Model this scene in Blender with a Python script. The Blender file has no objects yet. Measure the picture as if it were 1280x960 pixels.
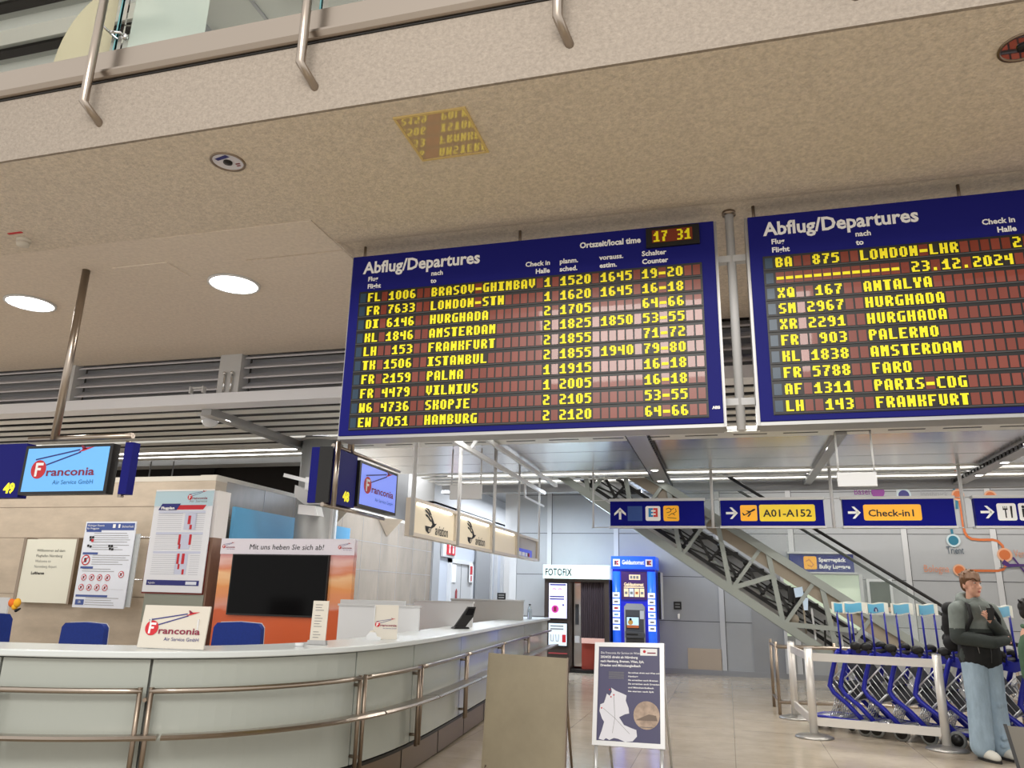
import bpy, bmesh, math, random
from mathutils import Vector, Matrix, Quaternion
random.seed(7)
C = bpy.context.scene.collection
SC = bpy.context.scene

# ------------------------------------------------------------------ camera
EYE = 1.45
FPX = 946.5                       # focal length in pixels of a 1280 wide frame
PITCH, YAW, ROLL = .27159, .27387, .024515
def _cam():
    cp, sp = math.cos(PITCH), math.sin(PITCH)
    cy, sy = math.cos(YAW), math.sin(YAW)
    fw = Vector((-sy*cp, cy*cp, sp)); r = Vector((cy, sy, 0)); u = r.cross(fw)
    cr, sr = math.cos(ROLL), math.sin(ROLL)
    return cr*r + sr*u, cr*u - sr*r, fw
RV, UV, FV = _cam()
cam = bpy.data.cameras.new('camera'); camo = bpy.data.objects.new('camera', cam); C.objects.link(camo)
M3 = Matrix((RV, UV, -FV)).transposed()
camo.matrix_world = Matrix.Translation((0, 0, EYE)) @ M3.to_4x4()
cam.sensor_width = 36; cam.sensor_fit = 'HORIZONTAL'; cam.lens = FPX/1280*36
cam.clip_start = .05; cam.clip_end = 200
SC.camera = camo
# ------------------------------------------------------------------ light
SC.view_settings.view_transform = 'Standard'; SC.view_settings.look = 'None'
SC.view_settings.gamma = 1; SC.view_settings.use_curve_mapping = False
SC.view_settings.exposure = 0.4
SC.cycles.use_denoising = True
SC.cycles.max_bounces = 8; SC.cycles.diffuse_bounces = 4; SC.cycles.glossy_bounces = 4
SC.cycles.transmission_bounces = 8; SC.cycles.transparent_max_bounces = 12
SC.cycles.sample_clamp_indirect = 4.0
W = bpy.data.worlds.new('hall_air'); SC.world = W; W.use_nodes = True
bg = W.node_tree.nodes['Background']; bg.inputs[0].default_value = (1.0, .965, .92, 1); bg.inputs[1].default_value = .92
def area(name, loc, rot, sx, sy, power, col=(1, .96, .9)):
    l = bpy.data.lights.new(name, 'AREA'); l.shape = 'RECTANGLE'; l.size = sx; l.size_y = sy
    l.energy = power; l.color = col
    o = bpy.data.objects.new(name, l); C.objects.link(o); o.location = loc; o.rotation_euler = rot
    return o
# strip lamps between the ceiling slats, plus added unseen fill further back
area('strip_or_fill_light', (-3.0, 9.0, 3.52), (0, 0, 0), 5, .1, 40)
area('strip_or_fill_light', (1.5, 9.2, 3.52), (0, 0, 0), 6, .1, 80)
area('strip_or_fill_light', (-2.6, 14.6, 3.42), (0, 0, 0), 3.4, .1, 150, (.74, .85, 1))
area('strip_or_fill_light', (3.2, 15.6, 3.9), (0, 0, 0), 6, .1, 75)  # added fill beyond the slats, brightens the back wall
area('strip_or_fill_light', (2.6, 11.2, 3.52), (0, 0, 0), 5, .1, 90)  # fill light added below the metal ceiling panels
area('strip_or_fill_light', (-5.6, 15.5, 3.5), (0, 0, 0), .3, 6, 130, (.84, .91, 1))  # unseen light added to brighten the stone wall and corridor mouth
area('strip_or_fill_light', (-9.0, 8.1, 3.5), (0, 0, 0), 6, .1, 50)
area('strip_or_fill_light', (-5.7, 21.5, 4.1), (0, 0, 0), .3, 6, 150, (.86, .92, 1))  # second unseen light, added for the dark corridor
# unseen area light added to brighten the upper gallery
area('gallery_fill', (-4, 13.5, 9.0), (0, 0, 0), 10, 2, 1700, (1, 1, 1))
# unseen area light added before the gallery to brighten the boards
area('atrium_fill', (-.8, -3.5, 6.2), (math.radians(66), 0, 0), 5, 1.5, 330)

# ------------------------------------------------------------------ pixel -> point on a real plane of the hall
def ray(x, y): return RV*((x-640)/FPX) - UV*((y-480)/FPX) + FV
E0 = Vector((0, 0, EYE))
def AZ(x, y, z): d = ray(x, y); return E0 + d*((z-EYE)/d.z)
def AY(x, y, Y): d = ray(x, y); return E0 + d*(Y/d.y)
def AX(x, y, X): d = ray(x, y); return E0 + d*(X/d.x)

# ------------------------------------------------------------------ materials
def S(r, g, b):
    f = lambda c: ((c/255+.055)/1.055)**2.4 if c > 10 else c/255/12.92
    return (f(r), f(g), f(b), 1)
MATS = {}
def mat(name, col, rough=.5, metal=0, emit=0, coat=0, noise=None, bump=None, alpha=1, trans=0, ecol=None, ior=1.45):
    """principled material; noise=(scale, amount) mottles the colour; bump=(scale, strength)"""
    if name in MATS: return MATS[name]
    m = bpy.data.materials.new(name); m.use_nodes = True; MATS[name] = m
    nt = m.node_tree; p = nt.nodes['Principled BSDF']
    p.inputs['Base Color'].default_value = col; p.inputs['Roughness'].default_value = rough
    p.inputs['Metallic'].default_value = metal; p.inputs['IOR'].default_value = ior
    if coat: p.inputs['Coat Weight'].default_value = coat; p.inputs['Coat Roughness'].default_value = .03
    if emit:
        p.inputs['Emission Color'].default_value = ecol or col; p.inputs['Emission Strength'].default_value = emit
    if alpha < 1: p.inputs['Alpha'].default_value = alpha
    if trans: p.inputs['Transmission Weight'].default_value = trans
    if noise or bump:
        tc = nt.nodes.new('ShaderNodeTexCoord')
    if noise:
        n = nt.nodes.new('ShaderNodeTexNoise'); n.inputs['Scale'].default_value = noise[0]; n.inputs['Detail'].default_value = 6
        n.inputs['Roughness'].default_value = .65
        mp = nt.nodes.new('ShaderNodeMapping')
        if len(noise) > 2: mp.inputs['Scale'].default_value = noise[2]
        nt.links.new(tc.outputs['Object'], mp.inputs[0]); nt.links.new(mp.outputs[0], n.inputs['Vector'])
        mx = nt.nodes.new('ShaderNodeMix'); mx.data_type = 'RGBA'
        k = noise[1]
        mx.inputs[6].default_value = tuple(c*(1-k) for c in col[:3]) + (1,)
        mx.inputs[7].default_value = tuple(min(1, c*(1+k)) for c in col[:3]) + (1,)
        rp = nt.nodes.new('ShaderNodeMapRange'); rp.inputs[1].default_value = .3; rp.inputs[2].default_value = .7
        nt.links.new(n.outputs[0], rp.inputs[0]); nt.links.new(rp.outputs[0], mx.inputs[0])
        nt.links.new(mx.outputs[2], p.inputs['Base Color'])
    if bump:
        n2 = nt.nodes.new('ShaderNodeTexNoise'); n2.inputs['Scale'].default_value = bump[0]; n2.inputs['Detail'].default_value = 4
        nt.links.new(tc.outputs['Object'], n2.inputs['Vector'])
        b = nt.nodes.new('ShaderNodeBump'); b.inputs['Strength'].default_value = bump[1]; b.inputs['Distance'].default_value = .01
        nt.links.new(n2.outputs[0], b.inputs['Height']); nt.links.new(b.outputs[0], p.inputs['Normal'])
    return m
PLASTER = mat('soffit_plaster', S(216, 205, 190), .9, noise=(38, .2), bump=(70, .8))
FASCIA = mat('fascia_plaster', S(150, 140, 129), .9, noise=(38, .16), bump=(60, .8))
SMOOTHPL = mat('smooth_plaster', S(222, 211, 198), .9, noise=(30, .10))
STEEL = mat('brushed_steel', S(168, 157, 146), .28, 1)
STEELD = mat('brown_steel', S(150, 136, 122), .38, 1)
CHROME = mat('chrome', S(215, 215, 215), .15, 1)
ALU = mat('grey_aluminium', S(170, 170, 170), .42, .6)
WHITE = mat('white_enamel', S(214, 216, 218), .4)
OFFW = mat('offwhite_paint', S(208, 202, 190), .5)
LGREY = mat('light_grey_paint', S(198, 199, 200), .5)
MGREY = mat('mid_grey_paint', S(150, 151, 153), .55)
DGREY = mat('dark_grey_paint', S(70, 70, 72), .6)
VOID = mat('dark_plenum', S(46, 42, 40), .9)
BLACK = mat('black_plastic', S(18, 17, 17), .4)
BLACKG = mat('black_gloss', S(6, 6, 8), .12, ior=1.2)
RUBBER = mat('black_rubber', S(22, 22, 23), .7)
BLUE = mat('board_blue', S(26, 28, 112), .5, ior=1.2)
SIGNB = mat('sign_blue', S(16, 20, 120), .5, ior=1.15)
TROLB = mat('trolley_blue', S(28, 34, 150), .35)
YELL = mat('flap_yellow', S(255, 240, 20), .5)
FLAPK = mat('flap_black', S(26, 20, 14), .4)
FLAPR = mat('flap_blank', S(118, 42, 20), .3, coat=.35)
FLAPR2 = mat('flap_blank_pale', S(128, 52, 34), .3, coat=.35)
FLAPB = mat('flap_lead', S(36, 62, 84), .3)
TXT = mat('white_lettering', S(240, 240, 240), .5)
KTXT = mat('black_lettering', S(22, 22, 26), .6)
GTXT = mat('grey_lettering', S(130, 130, 130), .6)
RED = mat('red_print', S(196, 36, 48), .5)
MAROON = mat('maroon_print', S(130, 30, 60), .5)
NAVY = mat('navy_print', S(40, 44, 120), .5)
AMBER = mat('sign_yellow', S(246, 176, 20), .35, emit=.1)
YELS = mat('sign_lemon', S(232, 200, 24), .35, emit=.1)
LEDW = mat('lamp_glow', (1, .97, .92, 1), .5, emit=14)
SLATM = mat('slat_metal', S(226, 225, 220), .4, .2)
LOUVM = mat('louvre_metal', S(208, 208, 214), .4, .2)
BEAMW = mat('beam_white', S(232, 234, 240), .4)
MIRR = mat('ceiling_mirror_metal', S(226, 224, 222), .24, 1)
CNTOP = mat('counter_top', S(206, 212, 212), .25)
CNGLS = mat('counter_frosted_glass', S(166, 171, 164), .25, coat=.4)
BEIGEST = mat('beige_stone', S(188, 174, 156), .55, noise=(2.2, .12, (1, 1, 2.5)))
GREYST = mat('grey_stone', S(142, 132, 120), .22, noise=(3.0, .14, (1, 1, .4)))
DENIM = mat('denim', S(152, 172, 188), .9, noise=(11, .2, (1, 1, .3)))
SKIN = mat('skin', S(222, 170, 146), .5)
HAIR = mat('brown_hair', S(104, 72, 46), .6, noise=(40, .3, (1, 1, .25)))
GLASS = mat('clear_glass', S(246, 252, 250), .0, trans=1, ior=1.03)

def floor_mat():
    m = bpy.data.materials.new('stone_floor'); m.use_nodes = True; nt = m.node_tree; p = nt.nodes['Principled BSDF']
    tc = nt.nodes.new('ShaderNodeTexCoord'); br = nt.nodes.new('ShaderNodeTexBrick')
    br.offset = 0; br.inputs['Scale'].default_value = 1
    br.inputs['Brick Width'].default_value = .9; br.inputs['Row Height'].default_value = .9
    br.inputs['Mortar Size'].default_value = .004
    br.inputs['Color1'].default_value = S(184, 172, 154); br.inputs['Color2'].default_value = S(176, 164, 146)
    br.inputs['Mortar'].default_value = S(150, 138, 120)
    nt.links.new(tc.outputs['Object'], br.inputs['Vector'])
    n = nt.nodes.new('ShaderNodeTexNoise'); n.inputs['Scale'].default_value = 2.5; n.inputs['Detail'].default_value = 8; n.inputs['Roughness'].default_value = .7
    nt.links.new(tc.outputs['Object'], n.inputs['Vector'])
    mx = nt.nodes.new('ShaderNodeMix'); mx.data_type = 'RGBA'; mx.blend_type = 'MULTIPLY'; mx.inputs[0].default_value = .55
    cr = nt.nodes.new('ShaderNodeValToRGB'); cr.color_ramp.elements[0].position = .35; cr.color_ramp.elements[0].color = (.72, .68, .62, 1)
    cr.color_ramp.elements[1].position = .62; cr.color_ramp.elements[1].color = (1, 1, 1, 1)
    nt.links.new(n.outputs[0], cr.inputs[0]); nt.links.new(br.outputs[0], mx.inputs[6]); nt.links.new(cr.outputs[0], mx.inputs[7])
    nt.links.new(mx.outputs[2], p.inputs['Base Color']); p.inputs['Roughness'].default_value = .16
    return m
FLOOR = floor_mat()

# ------------------------------------------------------------------ mesh builder
_tc = {}
def text_geo(s, bold=0):
    key = (s, round(bold, 3))
    if key in _tc: return _tc[key]
    cu = bpy.data.curves.new('t', 'FONT'); cu.body = s; cu.size = 1; cu.resolution_u = 2; cu.offset = round(bold, 3)
    o = bpy.data.objects.new('t', cu); C.objects.link(o)
    dg = bpy.context.evaluated_depsgraph_get(); me = o.evaluated_get(dg).to_mesh()
    v = [(p.co.x, p.co.y) for p in me.vertices]; f = [tuple(q.vertices) for q in me.polygons]
    o.evaluated_get(dg).to_mesh_clear(); bpy.data.objects.remove(o); bpy.data.curves.remove(cu)
    w = max([p[0] for p in v], default=0)
    _tc[key] = (v, f, w); return _tc[key]

class Fr:
    """a flat frame: origin, right, up; n points at the reader"""
    def __init__(s, o, r, u):
        s.o = Vector(o); s.r = Vector(r).normalized(); s.u = Vector(u).normalized(); s.n = s.r.cross(s.u)
    def __call__(s, x, y, l=0): return s.o + s.r*x + s.u*y + s.n*l

class MB:
    def __init__(s): s.v = []; s.f = []; s.m = []; s.s = []; s.mats = []
    def mi(s, m):
        if m not in s.mats: s.mats.append(m)
        return s.mats.index(m)
    def add(s, vs, fs, m, smooth=False):
        b = len(s.v); k = s.mi(m); s.v += [Vector(p) for p in vs]
        for f in fs: s.f.append([i+b for i in f]); s.m.append(k); s.s.append(smooth)
        return s
    def box(s, x0, x1, y0, y1, z0, z1, m, tf=None):
        vs = [Vector((x, y, z)) for z in (z0, z1) for y in (y0, y1) for x in (x0, x1)]
        if tf: vs = [tf @ p for p in vs]
        return s.add(vs, [(0, 2, 3, 1), (4, 5, 7, 6), (0, 1, 5, 4), (1, 3, 7, 5), (3, 2, 6, 7), (2, 0, 4, 6)], m)
    def cbox(s, c, sz, m, rz=0, rx=0, ry=0):
        tf = Matrix.Translation(c) @ Matrix.Rotation(rz, 4, 'Z') @ Matrix.Rotation(ry, 4, 'Y') @ Matrix.Rotation(rx, 4, 'X')
        a, b, c2 = sz[0]/2, sz[1]/2, sz[2]/2
        return s.box(-a, a, -b, b, -c2, c2, m, tf)
    def bar(s, p0, p1, w, h, m, up=(0, 0, 1)):
        """rectangular bar from p0 to p1, w across, h along up"""
        p0 = Vector(p0); p1 = Vector(p1); d = (p1-p0).normalized(); u = Vector(up)
        sd = d.cross(u)
        if sd.length < 1e-4: sd = d.cross(Vector((0, 1, 0)))
        sd.normalize(); u = sd.cross(d).normalized()
        vs = [p + sd*a*w/2 + u*b*h/2 for p in (p0, p1) for a, b in ((-1, -1), (1, -1), (1, 1), (-1, 1))]
        return s.add(vs, [(0, 1, 2, 3), (7, 6, 5, 4), (0, 4, 5, 1), (1, 5, 6, 2), (2, 6, 7, 3), (3, 7, 4, 0)], m)
    def tube(s, pts, r, m, seg=8, r2=None):
        pts = [Vector(p) for p in pts]; n = len(pts); vs = []; fs = []
        ref = None
        for i, p in enumerate(pts):
            d = (pts[min(i+1, n-1)] - pts[max(i-1, 0)]).normalized()
            if ref is None:
                ref = Vector((0, 0, 1)) if abs(d.z) < .9 else Vector((1, 0, 0))
            a = d.cross(ref).normalized(); b = a.cross(d).normalized(); ref = b
            rr = r if r2 is None else r + (r2-r)*i/max(1, n-1)
            if 0 < i < n-1:
                c = (pts[i]-pts[i-1]).normalized().dot((pts[i+1]-pts[i]).normalized()); rr = rr/max(.6, math.sqrt((1+c)/2))
            for k in range(seg):
                t = 2*math.pi*k/seg; vs.append(p + a*math.cos(t)*rr + b*math.sin(t)*rr)
        for i in range(n-1):
            for k in range(seg):
                k2 = (k+1) % seg; fs.append((i*seg+k, i*seg+k2, (i+1)*seg+k2, (i+1)*seg+k))
        s.add(vs, fs, m, True)
        b = len(s.v) - len(vs); km = s.mi(m)
        s.f.append([b+k for k in range(seg)][::-1]); s.m.append(km); s.s.append(False)
        s.f.append([b+(n-1)*seg+k for k in range(seg)]); s.m.append(km); s.s.append(False)
        return s
    def lathe(s, prof, c, m, seg=20, axis=(0, 0, 1)):
        """prof = [(r, h)...] spun round axis through c"""
        q = Vector((0, 0, 1)).rotation_difference(Vector(axis)).to_matrix(); c = Vector(c)
        vs = []; fs = []; n = len(prof)
        for r, h in prof:
            for k in range(seg):
                t = 2*math.pi*k/seg; vs.append(c + q @ Vector((r*math.cos(t), r*math.sin(t), h)))
        for i in range(n-1):
            for k in range(seg):
                k2 = (k+1) % seg; fs.append((i*seg+k, i*seg+k2, (i+1)*seg+k2, (i+1)*seg+k))
        fs.append(tuple(range(seg))[::-1]); fs.append(tuple((n-1)*seg+k for k in range(seg)))
        return s.add(vs, fs, m, True)
    def disc(s, c, r, n, m, seg=24, sx=1):
        q = Vector((0, 0, 1)).rotation_difference(Vector(n)).to_matrix(); c = Vector(c)
        return s.add([c + q @ Vector((r*sx*math.cos(2*math.pi*k/seg), r*math.sin(2*math.pi*k/seg), 0)) for k in range(seg)], [tuple(range(seg))], m)
    def prism(s, F, poly, d0, d1, m, m2=None):
        """outline in frame F pushed from depth d0 to d1 along its normal"""
        n = len(poly); vs = [F(x, y, d0) for x, y in poly] + [F(x, y, d1) for x, y in poly]
        s.add(vs[:n], [tuple(range(n))[::-1]], m); s.add(vs[n:], [tuple(range(n))], m2 or m)
        return s.add(vs, [(i, (i+1) % n, (i+1) % n+n, i+n) for i in range(n)], m)
    # flat printing in a frame
    def poly(s, F, pts, m, l=.002): return s.add([F(x, y, l) for x, y in pts], [tuple(range(len(pts)))], m)
    def rect(s, F, x, y, w, h, m, l=.002): return s.poly(F, [(x, y), (x+w, y), (x+w, y+h), (x, y+h)], m, l)
    def rrect(s, F, x, y, w, h, r, m, l=.002):
        p = []
        for cx, cy, a in ((x+w-r, y+r, -90), (x+w-r, y+h-r, 0), (x+r, y+h-r, 90), (x+r, y+r, 180)):
            for k in range(5):
                t = math.radians(a+k*22.5); p.append((cx+r*math.cos(t), cy+r*math.sin(t)))
        return s.poly(F, p, m, l)
    def dot(s, F, x, y, r, m, l=.002, seg=20, sy=1):
        return s.poly(F, [(x+r*math.cos(2*math.pi*k/seg), y+r*sy*math.sin(2*math.pi*k/seg)) for k in range(seg)], m, l)
    def line(s, F, p, q, w, m, l=.002):
        a = Vector(p); b = Vector(q); d = (b-a).normalized(); n = Vector((-d.y, d.x))*w/2
        return s.poly(F, [tuple(a-n), tuple(b-n), tuple(b+n), tuple(a+n)], m, l)
    def path(s, F, pts, w, m, l=.002):
        """a stroke of one width along a polyline, mitred"""
        P = [Vector(p) for p in pts]; L = []; R = []
        for i, p in enumerate(P):
            d0 = (P[i]-P[i-1]).normalized() if i else (P[1]-P[0]).normalized()
            d1 = (P[i+1]-P[i]).normalized() if i < len(P)-1 else d0
            n = Vector((-(d0+d1).y, (d0+d1).x)).normalized(); k = w/2/max(.4, n.dot(Vector((-d0.y, d0.x))))
            L.append(p+n*k); R.append(p-n*k)
        vs = [F(q.x, q.y, l) for q in R] + [F(q.x, q.y, l) for q in L]; n = len(P)
        return s.add(vs, [(i, i+1, n+i+1, n+i) for i in range(n-1)], m)
    def text(s, F, t, x, y, size, m, l=.003, align='l', w=None, slant=0, bold=0):
        """size = cap height; w squeezes the line to a width"""
        k = size/.7; v, f, tw = text_geo(t, bold/k*.5 if bold else 0); sx = k if w is None else w/max(tw, 1e-6)
        x0 = x - (tw*sx if align == 'r' else tw*sx/2 if align == 'c' else 0)
        s.add([F(x0 + p[0]*sx + p[1]*k*slant, y + p[1]*k, l) for p in v], f, m)
        return s
    def ell(s, c, r, m, seg=16, rings=10, rot=None):
        vs = []; fs = []; c = Vector(c)
        for i in range(rings+1):
            a = math.pi*i/rings
            for k in range(seg):
                t = 2*math.pi*k/seg
                p = Vector((r[0]*math.sin(a)*math.cos(t), r[1]*math.sin(a)*math.sin(t), r[2]*math.cos(a)))
                vs.append(c + (rot @ p if rot else p))
        for i in range(rings):
            for k in range(seg):
                k2 = (k+1) % seg; fs.append((i*seg+k, (i+1)*seg+k, (i+1)*seg+k2, i*seg+k2))
        return s.add(vs, fs, m, True)
    def cap(s, p0, r0, p1, r1, m, seg=14):
        """tapered limb with round ends"""
        p0 = Vector(p0); p1 = Vector(p1); L = (p1-p0).length
        prof = [(max(1e-4, r0*math.cos(a)), r0*math.sin(a)) for a in (-1.5, -1.1, -.7, -.35, 0)]
        prof += [(max(1e-4, r1*math.cos(a)), L + r1*math.sin(a)) for a in (0, .35, .7, 1.1, 1.5)]
        return s.lathe(prof, p0, m, seg, (p1-p0).normalized())
    def build(s, name, parent=None, bevel=0, smooth=None, weld=False, local=False):
        me = bpy.data.meshes.new(name)
        off = Vector((0, 0, 0))
        if parent is not None and not local:
            q = parent
            while q is not None: off += Vector(q.location); q = q.parent
        me.from_pydata([tuple(p-off) for p in s.v], [], s.f)
        for m in s.mats: me.materials.append(m)
        me.polygons.foreach_set('material_index', s.m)
        me.polygons.foreach_set('use_smooth', [True]*len(s.f) if smooth else s.s)
        if weld:
            bm = bmesh.new(); bm.from_mesh(me); bmesh.ops.remove_doubles(bm, verts=bm.verts, dist=1e-5)
            bmesh.ops.recalc_face_normals(bm, faces=bm.faces); bm.to_mesh(me); bm.free()
        me.update()
        o = bpy.data.objects.new(name, me); C.objects.link(o)
        if parent is not None: o.parent = parent
        if bevel:
            md = o.modifiers.new('bevel', 'BEVEL'); md.width = bevel; md.segments = 2; md.limit_method = 'ANGLE'
        return o

def tag(o, label, cat, group=None, kind=None):
    o['label'] = label; o['category'] = cat
    if group: o['group'] = group
    if kind: o['kind'] = kind
    return o
def thing(name, label, cat, loc=(0, 0, 0), group=None):
    o = bpy.data.objects.new(name, None); C.objects.link(o); o.location = loc; o.empty_display_size = .1
    return tag(o, label, cat, group)
def struct(mb, name, label, cat='structure', **k):
    o = mb.build(name, **k); o['label'] = label; o['category'] = cat; o['kind'] = 'structure'; return o
def copy_tree(o, parent=None):
    c = o.copy(); C.objects.link(c)
    if parent is not None: c.parent = parent
    for ch in list(o.children): copy_tree(ch, c)
    return c
def blob(name, mb, parent, voxel=.012, smooth=6, mats=None, local=False, bys=None):
    """melts a heap of limbs into one continuous skin"""
    o = mb.build(name, parent, local=local)
    md = o.modifiers.new('r', 'REMESH'); md.mode = 'VOXEL'; md.voxel_size = voxel; md.use_smooth_shade = True
    ms = o.modifiers.new('s', 'SMOOTH'); ms.factor = .5; ms.iterations = smooth
    dg = bpy.context.evaluated_depsgraph_get(); dg.update()
    me = bpy.data.meshes.new_from_object(o.evaluated_get(dg)); o.modifiers.clear(); o.data = me
    me.materials.clear()
    for m in (mats or mb.mats): me.materials.append(m)
    for p in me.polygons:
        p.use_smooth = True; p.material_index = bys(p.center) if bys else 0
    return o
X_, Y_, Z_ = Vector((1, 0, 0)), Vector((0, 1, 0)), Vector((0, 0, 1))

def logo(mb, F, x, y, w, sub='Air Service GmbH', word=None, sub_m=None, l=.003):
    """red ball with an F, two trails up to a small red plane, the word after it; x,y = lower left, w = width"""
    word = word or MAROON; r = w*.12; cx, cy = x+r, y+w*.16
    mb.dot(F, cx, cy, r, RED, l)
    mb.add([F(cx+a*r, cy+b*r, l+.001) for a, b in ((-.42, -.75), (-.12, -.75), (-.12, -.10), (-.12, .16), (-.12, .42), (-.12, .70), (-.42, .70), (.33, -.10), (.33, .16), (.58, .42), (.58, .70))],
           [(0, 1, 2, 3, 4, 5, 6), (2, 7, 8, 3), (4, 9, 10, 5)], TXT)
    mb.line(F, (cx-r*.6, cy+r*1.05), (x+w*.72, y+w*.40), w*.018, NAVY, l); mb.line(F, (cx+r*.9, cy+r*.45), (x+w*.74, y+w*.37), w*.018, NAVY, l)
    px, py = x+w*.70, y+w*.37
    mb.poly(F, [(px, py), (px+w*.08, py+w*.012), (px+w*.24, py+w*.062), (px+w*.10, py+w*.055)], RED, l+.001)
    mb.poly(F, [(px+w*.06, py+w*.03), (px+w*.03, py+w*.085), (px+w*.06, py+w*.085), (px+w*.13, py+w*.04)], MAROON, l+.001)
    mb.poly(F, [(px+w*.02, py-.0), (px-w*.02, py-w*.015), (px+w*.06, py+w*.02)], RED, l+.001)
    mb.text(F, 'ranconia', x+2*r*1.02, y+w*.075, w*.10, word, l+.001, w=w-2*r*1.02, bold=w*.006)
    if sub: mb.text(F, sub, x+w, y-w*.035, w*.055, sub_m or NAVY, l+.001, align='r', w=w*.62)

# ================================================================== THE HALL
fl = MB(); fl.box(-18, 14, -6, 26, -.15, 0, FLOOR); struct(fl, 'floor', 'polished beige stone tile floor of the hall', 'floor')
# low soffit under the gallery: speckled plaster, stepping up a little behind the boards
CE = 4.2
sf = MB()
sf.box(-18, -2.95, 3.47, 4.66, CE, 4.34, PLASTER)
sf.box(-2.95, 10, 3.47, 4.98, CE, 4.34, PLASTER)
# coved edge above the boards
pr = [(4.98, CE), (5.04, CE+.004), (5.12, CE+.02), (5.2, CE+.05), (5.2, 4.4), (4.98, 4.4)]
sf.add([(x, y, z) for x in (-2.95, 10) for y, z in pr], [(i, (i+1) % 6, (i+1) % 6+6, i+6) for i in range(6)], PLASTER)
sf.box(-2.95, 10, 5.2, 7.66, CE+.05, 4.4, PLASTER)
sf.box(-18, -2.95, 4.66, 7.66, CE+.006, 4.34, SMOOTHPL)
# access panels standing a few millimetres proud on the left
for x0, x1, y0, y1 in ((-4.4, -2.96, 4.68, 5.2), (-3.9, -2.96, 5.22, 6.3), (-5.2, -4.62, 5.1, 5.42)):
    sf.box(x0, x1, y0, y1, CE-.004, CE+.01, SMOOTHPL)
struct(sf, 'ceiling', 'speckled beige plaster soffit below the gallery', 'ceiling')
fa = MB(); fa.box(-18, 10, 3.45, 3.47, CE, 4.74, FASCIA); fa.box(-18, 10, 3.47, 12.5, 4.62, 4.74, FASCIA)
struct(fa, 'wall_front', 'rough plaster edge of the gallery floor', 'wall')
# louvred band closing the step behind the soffit, with pale posts
LY = 7.66
def louvre(x0, x1, label):
    t = thing('louvre_grille', label, 'grille', ((x0+x1)/2, LY, 3.72), 'louvre grilles above the white beam')
    m = MB()
    for k in range(4):
        z = 3.78 + k*.125
        m.add([(x0, LY, z), (x1, LY, z), (x1, LY+.13, z+.09), (x0, LY+.13, z+.09), (x0, LY, z+.02), (x1, LY, z+.02), (x1, LY+.13, z+.11), (x0, LY+.13, z+.11)],
              [(0, 1, 2, 3), (7, 6, 5, 4), (0, 4, 5, 1), (3, 2, 6, 7), (0, 3, 7, 4), (1, 5, 6, 2)], LOUVM)
    m.build('slats', t)
    m = MB(); m.box(x0, x1, LY+.15, LY+.17, 3.72, 4.19, MGREY); m.build('back_panel', t)
    return t
px = AY(290, 470, LY).x; px2 = AY(93, 480, LY).x; px3 = AY(925, 430, LY).x
louvre(-16, px2-.03, 'grey louvre grille left of the thin hanger pole')
louvre(px2+.03, px-.16, 'grey louvre grille between the hanger pole and the pale post')
louvre(px+.16, 9, 'long grey louvre grille running behind the departure boards')
for x, w in ((px, .15), (px2, .028)):
    m = MB(); m.box(x-w, x+w, LY-.06, LY+.12, 3.70, 4.22, LGREY)
    if w > .1:
        for dx in (-.04, .06): m.tube([(x+dx, LY-.08, 3.72), (x+dx, LY-.08, 3.95)], .012, CHROME); m.ell((x+dx, LY-.09, 3.96), (.022,)*3, CHROME)
    struct(m, 'trim_1', 'pale post in the louvre band', 'post')
bmm = MB(); bmm.box(-16, 9, LY-.14, LY+.12, 3.57, 3.70, BEAMW); struct(bmm, 'trim_2', 'white box beam along the edge of the slatted ceiling', 'beam')
cl = MB(); x0 = AY(263, 488, LY).x
for dx in (-.14, .04): cl.box(x0+dx-.01, x0+dx+.01, LY-.2, LY-.14, 3.70, 3.78, LGREY)
cl.box(x0-.14, x0+.04, LY-.17, LY-.15, 3.76, 3.78, LGREY); tag(cl.build('cable_bracket'), 'small grey bracket standing on the white beam left of the pale post', 'bracket')

# slatted ceiling
SZ = 3.58
sl = MB()
y = 7.95
while y < 10.0:
    sl.box(-16, 9, y, y+.17, SZ, SZ+.012, SLATM); y += .34
y = 10.2
while y < 11.2: sl.box(-16, -6.2, y, y+.17, SZ, SZ+.012, SLATM); y += .34
for y in (13.15, 13.55, 13.95, 14.35): sl.box(-5.6, 9, y, y+.22, SZ, SZ+.012, SLATM)
sl.box(-16, -6.2, 11.25, 11.6, SZ-.06, SZ+.1, MGREY)
sl.box(-5.6, 9, 14.75, 14.95, SZ-.14, SZ+.1, MGREY)
struct(sl, 'ceiling', 'slatted metal ceiling over the hall', 'ceiling')
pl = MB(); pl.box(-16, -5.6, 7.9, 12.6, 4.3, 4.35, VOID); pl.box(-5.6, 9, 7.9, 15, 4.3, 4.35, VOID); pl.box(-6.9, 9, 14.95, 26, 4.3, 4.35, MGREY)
struct(pl, 'ceiling', 'dark plenum above the slats', 'ceiling')
rp = MB()
for y0, y1 in ((10.42, 11.28), (11.3, 12.16), (12.18, 13.05)): rp.box(-5.9, 9, y0, y1, SZ, SZ+.03, MIRR)
struct(rp, 'ceiling', 'polished metal ceiling panels', 'ceiling')
tr = MB(); tr.box(-6, 9, 10.0, 10.4, SZ-.03, SZ+.05, SLATM)
for k in range(24): tr.box(-5.4+k*.62, -4.98+k*.62, 10.16, 10.2, SZ-.034, SZ-.02, BLACK)
struct(tr, 'trim_3', 'slotted air strip along the ceiling', 'trim')
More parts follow.
